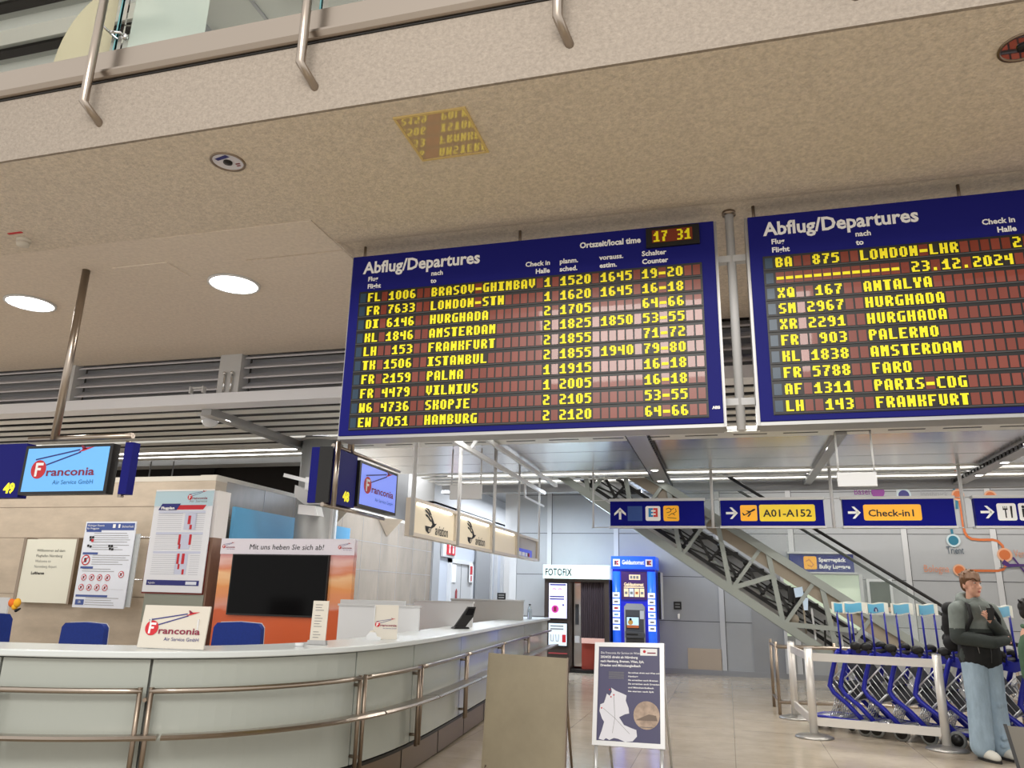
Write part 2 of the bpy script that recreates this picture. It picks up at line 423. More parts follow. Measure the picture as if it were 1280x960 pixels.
# white lamp tubes glowing between the slats
for x0, x1, yy, lab in ((-10.5, -6.35, 11.0, 'thin glowing lamp tube above the stone wall, nearest the dark gap'), (-10.2, -6.5, 10.55, 'thin glowing lamp tube above the stone wall, nearer the white beam'),
                   (-5.2, 8, 9.955, 'long lamp tube below the departure boards beside the slotted strip'), (-5, 8, 13.45, 'long lamp tube in the far slats over the direction signs'), (-5, 8, 14.25, 'long lamp tube in the farthest slats before the back wall')):
    m = MB(); m.tube([(x0, yy, SZ+.03), (x1, yy, SZ+.03)], .022, mat('tube_glow', (1, .98, .93, 1), emit=5), 8)
    tag(m.build('lamp_tube'), lab, 'lamp', 'lamp tubes between the ceiling slats')
# cross beams
def beam(x, w, y0, y1, lab, spots=(), z=SZ-.09):
    m = MB(); m.box(x-w/2, x+w/2, y0, y1, z, z+.1, ALU)
    if spots:
        for k in range(int((y1-y0)/.16)):
            for sx in (-1, 1): m.box(x+sx*(w/2+.012)-.012, x+sx*(w/2+.012)+.012, y0+k*.16, y0+k*.16+.09, z+.01, z+.06, BLACK)
    struct(m, 'trim_4', lab, 'beam')
    for q, lb in spots:
        t = thing('spot_lamp', lb, 'lamp', (x, q, z), 'spot lamps in the ceiling beams')
        m = MB(); m.lathe([(.075, 0), (.075, -.02), (.06, -.025), (.06, 0)], (x, q, z), WHITE, 16); m.build('ring', t)
        m = MB(); m.disc((x, q, z-.022), .055, (0, 0, -1), LEDW, 16); m.build('glow', t)
beam(-6.08, .14, 7.75, 11.3, 'grey cross beam over the stone wall corner')
beam(-1.05, .26, 9.8, 14.8, 'grey cross beam between the hanging signs', ((12.5, 'nearer round spot lamp in the beam above the left blue direction sign'), (13.72, 'farther round spot lamp in the beam above the left blue direction sign')))
beam(1.5, .13, 10.2, 14.8, 'grey cross beam over the check-in sign', z=SZ-.07)
beam(3.98, .2, 11.0, 14.8, 'grey cross beam at the right', ((12.4, 'nearer spot lamp in the right hand beam'), (13.6, 'farther spot lamp in the right hand beam')))

# ---- walls
wl = MB(); wl.box(-16, -6.75, 9.0, 9.25, 0, 2.88, BEIGEST); wl.box(-16, -6.75, 8.995, 9.26, 2.88, 2.95, OFFW)
for z in (2.53, 2.09, 1.3): wl.box(-16, -6.75, 8.997, 9.0, z-.004, z+.004, STEELD)
struct(wl, 'wall_left', 'beige stone wall behind the service desk', 'wall')
wc = MB(); wc.box(-7.0, -6.75, 9.25, 17.3, 0, 2.9, GREYST); wc.box(-7.01, -6.745, 9.0, 17.3, 2.9, 2.96, OFFW)
for z in (2.39, 1.85, 1.2): wc.box(-6.75, -6.747, 9.25, 17.3, z-.004, z+.004, MGREY)
for k in range(9): wc.box(-6.75, -6.747, 10.2+k*.85-.004, 10.2+k*.85+.004, 0, 2.9, MGREY)
for y in (11.9, 14.2): wc.add([(-6.74, y, 2.9), (-6.74, y+.5, 2.9), (-6.74, y+.5, 2.55), (-6.4, y+.5, 2.9)], [(0, 1, 2), (1, 3, 2), (0, 2, 3), (0, 3, 1)], BEIGEST)
struct(wc, 'wall_left', 'long grey stone wall running back beside the desk', 'wall')
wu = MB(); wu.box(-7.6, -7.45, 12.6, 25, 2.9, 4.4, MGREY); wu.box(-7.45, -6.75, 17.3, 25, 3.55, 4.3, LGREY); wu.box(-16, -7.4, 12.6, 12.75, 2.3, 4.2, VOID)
for x in (-9.5, -12.5): wu.box(x, x+.02, 12.55, 12.6, 2.9, 4.1, BLACK)
struct(wu, 'wall_left', 'upper wall and dark void above the stone wall', 'wall')
vr = MB(); 
for x in (-9.62, -9.15): vr.tube([(x, 11.0, 2.9), (x, 11.0, 3.55)], .012, MGREY)
struct(vr, 'trim_5', 'thin rods in the dark gap above the stone wall', 'rods')
# corridor past the stone wall
SIDEW = mat('corridor_grey', S(188, 194, 204), .45)
wr = MB(); wr.box(-7.0, -6.75, 17.3, 26, 0, 3.6, SIDEW); wr.box(-6.75, -6.70, 17.3, 17.75, 0, 2.9, MGREY)
for y in (22.0, 22.5, 23.2): wr.box(-6.75, -6.66, y, y+.12, 0, 3.4, LGREY)
wr.box(-7, -4.5, 26, 26.2, 0, 4.3, SIDEW)
wr.box(-6.72, -6.68, 20.6, 21.9, 0, 2.75, MGREY)
struct(wr, 'wall_left', 'grey panelled corridor wall beyond the stone wall', 'wall')
BACKW = mat('back_wall_panel', S(168, 170, 172), .42, noise=(.8, .05))
BY = 16.6
bw = MB(); bw.box(-4.45, 10, BY, BY+.2, 0, 4.3, BACKW); bw.box(-4.45, -4.3, BY+.2, 26, 0, 4.3, BACKW)
for z in (1.02, 1.9, 2.78, 3.62): bw.box(-4.45, 10, BY-.003, BY, z-.006, z+.006, DGREY)
for x in (-3.72, -2.25, -.12, 1.3, 3.4, 4.95, 6.4):
    bw.box(x-.05, x+.05, BY-.012, BY, 0, 4.3, LGREY); bw.box(x+.05, x+.062, BY-.01, BY, 0, 4.3, DGREY)
struct(bw, 'wall_back', 'grey panelled back wall', 'wall')
pw = MB(); pw.box(-5.0, -4.62, 17.5, 17.9, 0, 4.3, LGREY); pw.box(-4.62, -4.46, 16.6, 17.9, 0, 4.3, LGREY); struct(pw, 'wall_back', 'pale pier at the corner of the back wall', 'wall')
bb = MB(); bb.box(-4.45, 10, BY-.02, BY, 0, .1, MGREY); struct(bb, 'baseboard_back', 'grey skirting of the back wall', 'baseboard')
# steel kick plate beside the booth and a flush door
kp = MB(); kp.box(-.83, -.16, BY-.012, BY, .1, .5, STEEL); struct(kp, 'trim_6', 'brushed steel kick plate on the back wall', 'plate')
dr = MB(); dr.box(.45, 1.1, BY-.012, BY, .1, 1.98, MGREY); dr.box(-1.0, -.96, BY-.05, BY-.012, 1.06, 1.16, CHROME); struct(dr, 'door_1', 'flush grey door in the back wall', 'door')
# column carrying the slatted ceiling
co = MB(); cx, cy = -5.72, 10.0; co.lathe([(.30, 0), (.30, 3.62)], (cx, cy, 0), mat('column_grey', S(160, 162, 162), .4, .2), 28)
co.box(cx+.27, cx+.31, cy-.1, cy-.07, 0, 3.6, LGREY)
struct(co, 'column', 'round grey column behind the video panel', 'column')

# ---- gallery above: hall roof and partitions seen through the glass
GAL = mat('gallery_white', S(226, 226, 220), .6); GALB = mat('gallery_roof', S(176, 178, 174), .6)
up = MB(); up.box(-22, 12, 3.4, 30, 9.6, 9.8, GALB)
for k in range(18):
    up.box(-22, -7.6, 5.2+k*.8, 5.36+k*.8, 9.55, 9.6, VOID); up.box(-22, -7.4, 5.5+k*.8, 5.75+k*.8, 9.4, 9.6, GAL); up.box(-7.4+.06*k, -7.3+.06*k, 5.2+k*.8, 6.0+k*.8, 9.3, 9.6, MGREY)
for x in (-6.2, -4.4, -2.6): up.box(x, x+.05, 5, 16, 9.57, 9.6, MGREY)
up.box(-5.6, -4.9, 6.4, 7.6, 9.5, 9.6, GAL)
struct(up, 'ceiling', 'high roof over the gallery with dark slots', 'ceiling')
ub = MB(); ub.box(-22, 12, 20, 20.2, 4.7, 9.6, GAL)
for x in (-9, -6.2, -3.4): ub.box(x, x+.12, 19.9, 20, 4.7, 9.6, MGREY)
ub.box(-22, 12, 19.88, 20, 7.4, 7.6, MGREY)
struct(ub, 'wall_back', 'pale upper wall of the gallery', 'wall')
for q, (xa, xb, yy, za, zb, lab) in enumerate(((-9.5, -6.4, 6.5, 4.74, 7.3, 'wide white gallery partition'), (-5.2, -3.6, 7.5, 4.74, 8.2, 'tall white gallery partition with dark frame'))):
    m = MB(); m.box(xa, xb, yy, yy+.1, za, zb, GAL); m.box(xa, xa+.06, yy-.03, yy+.13, za, zb, MGREY); m.box(xb-.06, xb, yy-.03, yy+.13, za, zb, MGREY)
    m.box(xa, xb, yy-.03, yy+.13, (za+zb)/2+.3, (za+zb)/2+.36, MGREY)
    struct(m, 'wall_%d' % (q+5), lab, 'wall')

# ---- gallery balustrade
GY = 3.47
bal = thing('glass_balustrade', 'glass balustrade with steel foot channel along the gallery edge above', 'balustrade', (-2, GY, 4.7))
m = MB()
prf = [(0, 0), (-.05, .012), (-.07, .04), (-.07, .055), (-.03, .07), (-.03, .235), (.03, .24), (.03, 0)]
xa, xb = -9, 6; n = len(prf)
m.add([(x, GY+dy, 4.70+dz) for x in (xa, xb) for dy, dz in prf], [(i, (i+1) % n, (i+1) % n+n, i+n) for i in range(n)] + [tuple(range(n)), tuple(range(n, 2*n))[::-1]], STEEL)
m.build('foot_channel', bal)
m = MB(); m.box(xa, xb, GY-.028, GY-.02, 4.69, 4.70, BLACK); m.build('painted_shadow_line', bal)  # black strip painted as the shadow under the channel
GP = [AY(118, 60, 3.34).x, AY(380, 40, 3.34).x, AY(697, 10, 3.34).x]; GP = [GP[0]-1.5] + GP + [GP[2]+1.45, GP[2]+2.9]
EDGE = mat('glass_edge', S(120, 190, 196), .1, trans=.4)
for i in range(5):
    m = MB(); m.box(GP[i]+.05, GP[i+1]-.0, GY+.02, GY+.034, 4.93, 5.8, GLASS); g = m.build('glass_pane', bal)
    m = MB(); m.box(GP[i]+.05, GP[i+1]-.0, GY+.018, GY+.036, 4.925, 4.937, EDGE); m.box(GP[i+1]-.012, GP[i+1], GY+.018, GY+.036, 4.93, 5.8, EDGE); m.build('glass_edge', g)
for i, x in enumerate(GP):
    m = MB(); m.tube([(x+.05, GY+.0, 4.36), (x+.0, GY-.13, 4.47), (x-.0, GY-.13, 5.85)], .026, STEEL, 12); p = m.build('post', bal)
    m = MB(); m.tube([(x, GY-.13, 5.08), (x+.0, GY+.02, 5.08)], .009, CHROME); m.lathe([(.022, -.012), (.022, .012)], (x+.07, GY+.02, 5.08), CHROME, 12, (0, 1, 0)); m.tube([(x, GY-.05, 5.08), (x+.07, GY-.02, 5.08), (x+.07, GY+.02, 5.08)], .009, CHROME); m.build('glass_clamp', p)
m = MB(); m.tube([(xa, GY-.13, 5.85), (xb, GY-.13, 5.85)], .024, STEEL, 12); m.build('handrail', bal)
# frosted films on the panes
F = Fr((0, GY+.04, 0), X_, Z_)
FILM = mat('beige_film', S(206, 190, 162), .6); FILMW = mat('white_film', S(214, 218, 210), .6, alpha=.75); FILMK = mat('film_mark', S(96, 92, 84), .6)
a = AY(66, 82, GY+.04); cxx, r = GP[1], GP[1]-a.x
m = MB(); pts = [(cxx-.06, 4.945)]
for k in range(13):
    t = math.pi/2*k/12; pts.append((cxx-.06-(r-.06)*math.cos(t), 4.945+r*1.15*math.sin(t)))
m.poly(F, pts[::-1], FILM, 0)
q = AY(89, 70, GY+.04); m.path(F, [(q.x-.05, q.z+.03), (q.x-.01, q.z-.01), (q.x+.04, q.z-.02), (q.x+.03, q.z)], .012, FILMK, -.06)
tag(m.build('window_film'), 'beige quarter round film on the upper glass pane at far left', 'film')
m = MB(); b0 = AY(149, 66, GY+.04); m.rect(F, cxx+.09, 4.945, .62, .9, FILMW, 0)
q = AY(152, 23, GY+.04); m.path(F, [(q.x-.05, q.z+.03), (q.x-.01, q.z-.01), (q.x+.04, q.z-.02), (q.x+.03, q.z)], .012, FILMK, -.06)
tag(m.build('window_film'), 'pale film on the upper glass pane right of the first post', 'film')

# ---- ceiling fittings
def downlight(p, lab):
    t = thing('downlight', lab, 'ceiling lamp', (p.x, p.y, CE), 'round downlights in the soffit')
    m = MB(); m.lathe([(.235, .004), (.235, -.012), (.215, -.014), (.21, .004)], (p.x, p.y, CE), WHITE, 32); m.build('rim', t)
    m = MB(); m.disc((p.x, p.y, CE-.006), .213, (0, 0, -1), mat('downlight_glow', (1, .97, .93, 1), emit=16), 32); m.build('diffuser', t)
    l = bpy.data.lights.new('downlight_beam', 'SPOT'); l.energy = 60; l.spot_size = 2.4; l.spot_blend = .8; l.shadow_soft_size = .2; l.color = (1, .95, .88)
    o = bpy.data.objects.new('downlight_beam', l); C.objects.link(o); o.parent = t; o.location = (0, 0, -.05)
downlight(AZ(38, 379, CE), 'bright round downlight left of the hanging pole')
downlight(AZ(292.5, 355, CE), 'bright round downlight right of the hanging pole')
def mirrorlight(p, lab, wht):
    t = thing('mirror_downlight', lab, 'ceiling lamp', (p.x, p.y, CE), 'small mirrored downlights in the soffit')
    m = MB(); m.lathe([(.115, .004), (.115, -.008), (.10, -.008), (.098, .004)], (p.x, p.y, CE), STEELD, 28); m.build('rim', t)
    m = MB(); m.disc((p.x, p.y, CE-.003), .099, (0, 0, -1), mat('mirror_glass', S(225, 225, 232), .03, 1) if not wht else mat('mirror_satin', S(226, 228, 242), .06, coat=1), 28); m.build('reflector', t)
    m = MB(); m.lathe([(.03, .001), (.03, -.01), (.001, -.012)], (p.x, p.y, CE-.003), BLACK, 16); m.build('lamp_hole', t)
    if wht:
        F = Fr((p.x, p.y, CE-.0035), X_, Vector((0, -1, 0))); m = MB(); m.poly(F, [(-.065, .055), (-.055, .03), (.05, .05), (.035, .08)], NAVY, .001); m.rect(F, .035, -.04, .035, .012, MAROON, .001); m.rect(F, .03, -.062, .03, .012, MAROON, .001); m.build('print', t)  # navy and maroon patches painted as a reflection in the disc
mirrorlight(AZ(285, 202, CE), 'small mirrored downlight left of the square ceiling hatch', True)
mirrorlight(AZ(1279, 58, CE), 'small mirrored downlight at the right edge, reflecting a board', False)
p = AZ(30, 299, CE)
t = thing('smoke_detector', 'cream smoke detector on the soffit with a red tag', 'smoke detector', (p.x, p.y, CE))
m = MB(); m.lathe([(.055, .004), (.055, -.02), (.045, -.022), (.045, -.03), (.052, -.034), (.046, -.06), (.02, -.065)], (p.x, p.y, CE), OFFW, 20); m.build('body', t)
p2 = AZ(19, 291, CE); m = MB(); m.box(p2.x-.07, p2.x+.07, p2.y-.01, p2.y+.01, CE-.006, CE+.008, RED); m.build('red_tag', t)
t = thing('ceiling_hatch', 'square glossy hatch in the soffit mirroring the yellow board letters', 'hatch', (-1.57, 3.85, CE))
HF = mat('hatch_frame', S(214, 190, 130), .4); HG = mat('hatch_gloss', S(196, 172, 142), .04, .0, coat=1, ior=1.9)
m = MB(); m.box(-1.785, -1.355, 3.625, 4.075, CE-.006, CE+.008, HG); m.build('panel', t)
m = MB()
for a_, b_, c_, d_ in ((-1.80, -1.34, 3.61, 3.625), (-1.80, -1.34, 4.075, 4.09), (-1.80, -1.785, 3.625, 4.075), (-1.355, -1.34, 3.625, 4.075)): m.box(a_, b_, c_, d_, CE-.01, CE+.008, HF)
m.build('frame', t)

# ================================================================== DEPARTURE BOARDS
FONT = {}
def _f(ch, rows): FONT[ch] = rows.split()
for ch, rows in {
 'A': '01110 11011 11011 11011 11111 11011 11011', 'B': '11110 11011 11011 11110 11011 11011 11110', 'C': '01111 11000 11000 11000 11000 11000 01111',
 'D': '11110 11011 11011 11011 11011 11011 11110', 'E': '11111 11000 11000 11110 11000 11000 11111', 'F': '11111 11000 11000 11110 11000 11000 11000',
 'G': '01111 11000 11000 11011 11011 11011 01111', 'H': '11011 11011 11011 11111 11011 11011 11011', 'I': '11111 01110 01110 01110 01110 01110 11111',
 'J': '01111 00110 00110 00110 00110 11110 11100', 'K': '11011 11011 11011 11110 11011 11011 11011', 'L': '11000 11000 11000 11000 11000 11000 11111',
 'M': '11011 11111 11111 11111 11011 11011 11011', 'N': '11011 11011 11111 11111 11111 11011 11011', 'O': '01110 11011 11011 11011 11011 11011 01110',
 'P': '11110 11011 11011 11110 11000 11000 11000', 'Q': '01110 11011 11011 11011 11111 11111 01111', 'R': '11110 11011 11011 11110 11110 11011 11011',
 'S': '01111 11000 11000 01110 00011 00011 11110', 'T': '11111 01110 01110 01110 01110 01110 01110', 'U': '11011 11011 11011 11011 11011 11011 01110',
 'V': '11011 11011 11011 11011 11011 01110 00100', 'W': '11011 11011 11011 11111 11111 11111 11011', 'X': '11011 11011 01110 00100 01110 11011 11011',
 'Y': '11011 11011 11011 01110 01110 01110 01110', 'Z': '11111 00011 00110 01100 11000 11000 11111',
 '0': '01110 11011 11011 11011 11011 11011 01110', '1': '00110 01110 11110 00110 00110 00110 11111', '2': '11110 00011 00011 01110 11000 11000 11111',
 '3': '11110 00011 00011 01110 00011 00011 11110', '4': '00011 11011 11011 11111 00011 00011 00011', '5': '11111 11000 11110 00011 00011 00011 11110',
 '6': '01110 11000 11000 11110 11011 11011 01110', '7': '11111 00011 00110 00110 01100 01100 01100', '8': '01110 11011 11011 01110 11011 11011 01110',
 '9': '01110 11011 11011 01111 00011 00011 01110', '-': '00000 00000 00000 11111 11111 00000 00000', '.': '00000 00000 00000 00000 00000 01100 01100'}.items(): _f(ch, rows)
def flap_char(mb, F, ch, x, y, w, h, mt, l):
    g = FONT.get(ch)
    if not g: return
    pw, ph = w/5, h/7
    for r, row in enumerate(g):
        c = 0
        while c < 5:
            if row[c] == '1':
                e = c
                while e < 5 and row[e] == '1': e += 1
                a0 = .28*pw if (c > 0 or r in (0, 6)) and ch not in 'EFLTIHKMNUVWXYZ1.-' and c == 0 else 0
                mb.rect(F, x+c*pw+a0, y+(6-r)*ph, (e-c)*pw-a0, ph*1.02, mt, l); c = e
            else: c += 1
BOARDY = 5.2
def board(x0, label, rows, title_only=False, clock=None):
    x1 = x0+2.887; z0, z1 = 2.605, 4.115
    t = thing('departure_board', label, 'departure board', ((x0+x1)/2, BOARDY+.1, z0), 'departure boards hung under the soffit')
    m = MB(); m.box(x0, x1, BOARDY, BOARDY+.22, z0, z1, BLUE); hs = m.build('housing', t, bevel=.004)
    F = Fr((x0, BOARDY, z0), X_, Z_)
    m = MB(); m.box(x0-.02, x0, BOARDY+.03, BOARDY+.2, z0-.02, z1+.01, ALU); m.box(x1, x1+.02, BOARDY+.03, BOARDY+.2, z0-.02, z1+.01, ALU); m.box(x0, x1, BOARDY+.01, BOARDY+.21, z0-.025, z0-.001, ALU); m.build('edge_frame', t)
    m = MB(); m.box(x0+.085, x1-.095, BOARDY-.006, BOARDY, z0+.04, z0+1.19, BLACK); m.build('black_field', t)
    m = MB(); m.text(F, 'Abflug/Departures', .105, 1.352, .10, TXT, w=1.0, bold=.008); m.build('header_lettering', hs)
    for a, b, x, al in (('Flug', 'Flight', .15, 'l'), ('nach', 'to', .70, 'l'), ('Check in', 'Halle', 1.67, 'r'), ('planm.', 'sched.', 1.745, 'l'), ('vorauss.', 'estim.', 2.05, 'l'), ('Schalter', 'Counter', 2.365, 'l')):
        for q, s_ in enumerate((a, b)): m = MB(); m.text(F, s_, x, 1.281-q*.064, .038, TXT, align=al, bold=.0035); m.build('header_lettering', hs)
    if clock: m = MB(); m.text(F, 'Ortszeit/local time', 1.90, 1.393, .046, TXT, w=.46, bold=.005); m.build('header_lettering', hs)
    m = MB(); m.text(F, 'AEG', x1-x0-.045, .10, .018, TXT, align='c', bold=.004)
    m.build('header_lettering', hs)
    if clock:
        m = MB(); F2 = Fr((x0+2.40, BOARDY-.02, 3.945), X_, Z_)
        m.box(x0+2.40, x0+2.785, BOARDY-.02, BOARDY, 3.94, 4.098, BLACK); m.rect(F2, .045, .03, .29, .10, FLAPR, .002)
        ck = m.build('clock', t); m = MB()
        for i, ch in enumerate(clock):
            if ch != ' ': flap_char(m, F2, ch, .055+i*.056, .035, .045, .085, YELL, .005)
        m.build('clock_digits', ck)
    CW = .0610; xs = .16; RP = .115
    rnd = random.Random(3)
    for i, row in enumerate(rows):
        zc = 3.7375 - i*RP - z0
        m = MB(); mt = []
        m.box(x0+.09, x1-.10, BOARDY-.012, BOARDY-.006, z0+zc-.052, z0+zc-.044, DGREY)
        FF = Fr((x0, BOARDY-.006, z0), X_, Z_)
        m.rect(FF, .098, zc-.038, .05, .078, FLAPB, .003)
        s_ = row.ljust(43)
        for k in range(43):
            x = xs + k*CW
            if s_[k] == ' ' and not (25 <= k < 43 and title_only and False):
                m.rect(FF, x+.006, zc-.038, CW-.012, .078, FLAPR if rnd.random() < .6 else FLAPR2, .003)
            elif s_[k] != ' ':
                m.rect(FF, x+.003, zc-.040, CW-.006, .082, FLAPR if s_[k] in '-.' else FLAPK, .003)
                if k == 0 or s_[k-1] == ' ': mt.append(MB())
                flap_char(mt[-1], FF, s_[k], x+.007, zc-.036, CW-.013, .074, YELL, .006)
        fr = m.build('flap_row', t)
        for q in mt: q.build('flap_lettering', fr)
    # hooks to the soffit
    for x in (x0+.05, x0+1.4):
        m = MB(); m.tube([(x, BOARDY+.1, z1), (x, BOARDY+.1, CE+.055)], .012, STEELD); m.lathe([(.03, 0), (.03, .012)], (x, BOARDY+.1, CE-.06), STEELD, 12); m.build('hook', t)
    return t
def R_(fl, num, dest, hall='', sch='', est='', ctr=''):
    return fl.ljust(3) + num.rjust(4) + '  ' + dest.ljust(15) + (hall or ' ') + ' ' + sch.ljust(5) + est.ljust(5) + ctr.ljust(7)
board(-2.852, 'left departure board, complete in view, with the 17 31 clock at top right',
      [R_('FL', '1006', 'BRASOV-GHIMBAV', '1', '1520', '1645', '19-20'), R_('FR', '7633', 'LONDON-STN', '1', '1620', '1645', '16-18'),
       R_('DI', '6146', 'HURGHADA', '2', '1705', '', '64-66'), R_('KL', '1846', 'AMSTERDAM', '2', '1825', '1850', '53-55'),
       R_('LH', '153', 'FRANKFURT', '2', '1855', '', '71-72'), R_('TK', '1506', 'ISTANBUL', '2', '1855', '1940', '79-80'),
       R_('FR', '2159', 'PALMA', '1', '1915', '', '16-18'), R_('FR', '4479', 'VILNIUS', '1', '2005', '', '16-18'),
       R_('W6', '4736', 'SKOPJE', '2', '2105', '', '53-55'), R_('EW', '7051', 'HAMBURG', '2', '2120', '', '64-66')], clock='17 31')
board(.272, 'right departure board, cut by the frame, dated 23.12.2024',
      [R_('BA', '875', 'LONDON-LHR', '2'), '------------- 23.12.2024', R_('XQ', '167', 'ANTALYA'), R_('SM', '2967', 'HURGHADA'), R_('XR', '2291', 'HURGHADA'),
       R_('FR', '903', 'PALERMO'), R_('KL', '1838', 'AMSTERDAM'), R_('FR', '5788', 'FARO'), R_('AF', '1311', 'PARIS-CDG'), R_('LH', '143', 'FRANKFURT')], True)
t = thing('board_pole', 'grey tube pole with two cross arms between the two departure boards', 'pole', (.15, BOARDY+.15, 2.58))
m = MB(); m.tube([(.15, BOARDY+.15, 2.58), (.15, BOARDY+.15, CE+.055)], .032, LGREY, 14); m.lathe([(.05, 0), (.05, .03)], (.15, BOARDY+.15, CE+.022), STEELD, 14); m.build('tube', t)
for z in (3.86, 2.78):
    m = MB(); m.box(.055, .25, BOARDY+.12, BOARDY+.18, z-.025, z+.025, LGREY); m.build('cross_arm', t)

# ================================================================== SERVICE DESK (curved counter)
KEY = [(-6.6, 3.62), (-5.9, 3.60), (-5.0, 3.68), (-4.2, 3.83), (-3.7, 3.98), (-3.25, 4.22), (-2.95, 4.52), (-2.70, 5.02), (-2.59, 5.6), (-2.57, 6.3), (-2.63, 7.3), (-2.76, 8.8), (-2.95, 11.0), (-3.16, 14.0), (-3.18, 14.3)]
def spline(K, step=.08):
    P = [Vector((x, y, 0)) for x, y in K]; out = []
    for i in range(1, len(P)-2):
        a, b, c, d = P[i-1:i+3]; n = max(2, int((c-b).length/step))
        for k in range(n):
            t = k/n
            out.append(.5*((2*b) + (c-a)*t + (2*a-5*b+4*c-d)*t*t + (3*b-a-3*c+d)*t**3))
    out.append(P[-2]); return out
PTH = spline(KEY)
NRM = []
for i in range(len(PTH)):
    d = (PTH[min(i+1, len(PTH)-1)] - PTH[max(i-1, 0)]).normalized(); NRM.append(Vector((d.y, -d.x, 0)))
CUM = [0]
for i in range(1, len(PTH)): CUM.append(CUM[-1] + (PTH[i]-PTH[i-1]).length)
def at_len(L, off=0, z=0):
    L = max(0, min(CUM[-1]-1e-6, L)); i = max(k for k in range(len(CUM)) if CUM[k] <= L); i = min(i, len(PTH)-2)
    t = (L-CUM[i])/(CUM[i+1]-CUM[i]); p = PTH[i].lerp(PTH[i+1], t) + NRM[i].lerp(NRM[i+1], t).normalized()*off
    return Vector((p.x, p.y, z))
def near_len(x, y): return min(zip(CUM, PTH), key=lambda q: (q[1]-Vector((x, y, 0))).length)[0]
def sweep(mb, L0, L1, prof, m, step=.1):
    n = max(2, int((L1-L0)/step)+1); k = len(prof); vs = []; fs = []
    for i in range(n+1):
        L = L0 + (L1-L0)*i/n
        for off, z in prof: vs.append(at_len(L, off, z))
    for i in range(n):
        for j in range(k): j2 = (j+1) % k; fs.append((i*k+j, i*k+j2, (i+1)*k+j2, (i+1)*k+j))
    fs += [tuple(range(k))[::-1], tuple(n*k+j for j in range(k))]
    return mb.add(vs, fs, m)
CT = 1.07
desk = thing('service_counter', 'long curved service counter with frosted grey glass panels and steel rails', 'counter', (-3.2, 5.5, 0))
TL = CUM[-1]
m = MB(); sweep(m, 0, TL, [(.05, CT-.04), (.05, CT), (-.48, CT), (-.48, CT-.04)], CNTOP); m.build('countertop', desk, bevel=.008)
m = MB(); sweep(m, 0, TL, [(-.05, .02), (-.05, .235), (-.45, .235), (-.45, .02)], STEELD)
for k in range(12): q = at_len(1+k*1.0, -.049, 0); m.box(q.x-.003, q.x+.003, q.y-.003, q.y+.003, .02, .235, BLACK)
m.build('plinth', desk)
m = MB(); sweep(m, 0, TL, [(-.04, .26), (-.04, CT-.04), (-.4, CT-.04), (-.4, .26)], mat('desk_core', S(150, 152, 148), .6)); m.build('core', desk)
m = MB(); sweep(m, 0, TL, [(.0, .236), (.0, .26), (-.3, .26), (-.3, .236)], BLACK); m.build('shadow_gap', desk)
posts_at = [near_len(-4.22, 3.83), near_len(-3.36, 4.15), near_len(-2.64, 5.30), near_len(-2.57, 6.28), near_len(-2.68, 7.85), near_len(-2.84, 9.75), near_len(-2.99, 11.7)]
ends = [0] + posts_at + [TL]
for a, b in zip(ends[:-1], ends[1:]):
    m = MB(); sweep(m, a+.008, b-.008, [(.0, .27), (.0, CT-.05), (-.02, CT-.05), (-.02, .27)], CNGLS); m.build('glass_panel', desk)
    m = MB(); m.tube([at_len(a+.02+(b-a-.04)*k/10, .07, .85) for k in range(11)], .017, STEEL, 10); m.build('upper_rail', desk)
    m = MB(); sweep(m, a+.12, b+.1 if b < TL else b, [(.05, .60), (.05, .612), (.16, .625), (.20, .625), (.215, .612), (.20, .598), (.16, .598)], STEEL); m.build('shelf', desk)
for a in posts_at:
    m = MB()
    for da in (-.03, .03): m.tube([at_len(a+da, .07, .25), at_len(a+da, .07, .87)], .015, STEELD, 10)
    m.tube([at_len(a, .0, .80), at_len(a, .07, .80)], .012, STEELD); m.tube([at_len(a, .0, .33), at_len(a, .07, .33)], .012, STEELD)
    m.build('post', desk)

# things standing on the desk
def facing(p): d = Vector((-p.x, -p.y, 0)).normalized(); return Vector((-d.y, d.x, 0))   # right-hand vector for a sign that looks at the visitors
p0 = AZ(170, 812, CT); p1 = AZ(247, 811, CT)
def deskcard(base, right, w, h, label, name='desk_sign', lean=.12, thick=.012, body=OFFW, cat='sign', feet=True):
    up = (Z_ - right.cross(Z_)*-lean*-1).normalized() if False else (Z_ + Vector((-right.y, right.x, 0))*lean).normalized()
    F = Fr(base, right, up); t = thing(name, label, cat, tuple(base))
    m = MB(); m.prism(F, [(-w/2, .004), (w/2, .004), (w/2, h), (-w/2, h)], -thick, 0, body); m.build('board', t, bevel=.002)
    if feet:
        m = MB()
        for sx in (-.36, .36): m.prism(Fr(F(w*sx, 0, -thick), -F.n, Z_), [(0, 0), (.11, 0), (.02, h*.7), (0, h*.7)], -.004, .004, WHITE)
        m.build('strut', t)
    return t, F
c = AZ(209, 812, CT); rr = Vector((.98, .12, 0)).normalized()
w = AY(247, 811, c.y).x - AY(170, 812, c.y).x; h = AY(213, 757, c.y).z - CT
t, F = deskcard(c + Vector((0, .02, .001)), rr, w, h, 'cream desk sign with a red and navy plane logo left of the video panel')
m = MB(); logo(m, F, -w*.43, h*.24, w*.84); m.build('print', t)
c = AZ(396, 806, CT); w = .115; h = AY(395, 751, c.y).z - CT
t, F = deskcard(c + Vector((0, 0, .001)), Vector((.97, .2, 0)), w, h, 'narrow white notice stand with small grey print in front of the orange panel', 'notice_stand', lean=.06, feet=False)
m = MB(); 
for k in range(13):
    if k in (3, 9): continue
    m.rect(F, -w*.32, h*.9-k*h*.062, w*random.uniform(.35, .66), h*.014, GTXT)
m.build('print', t)
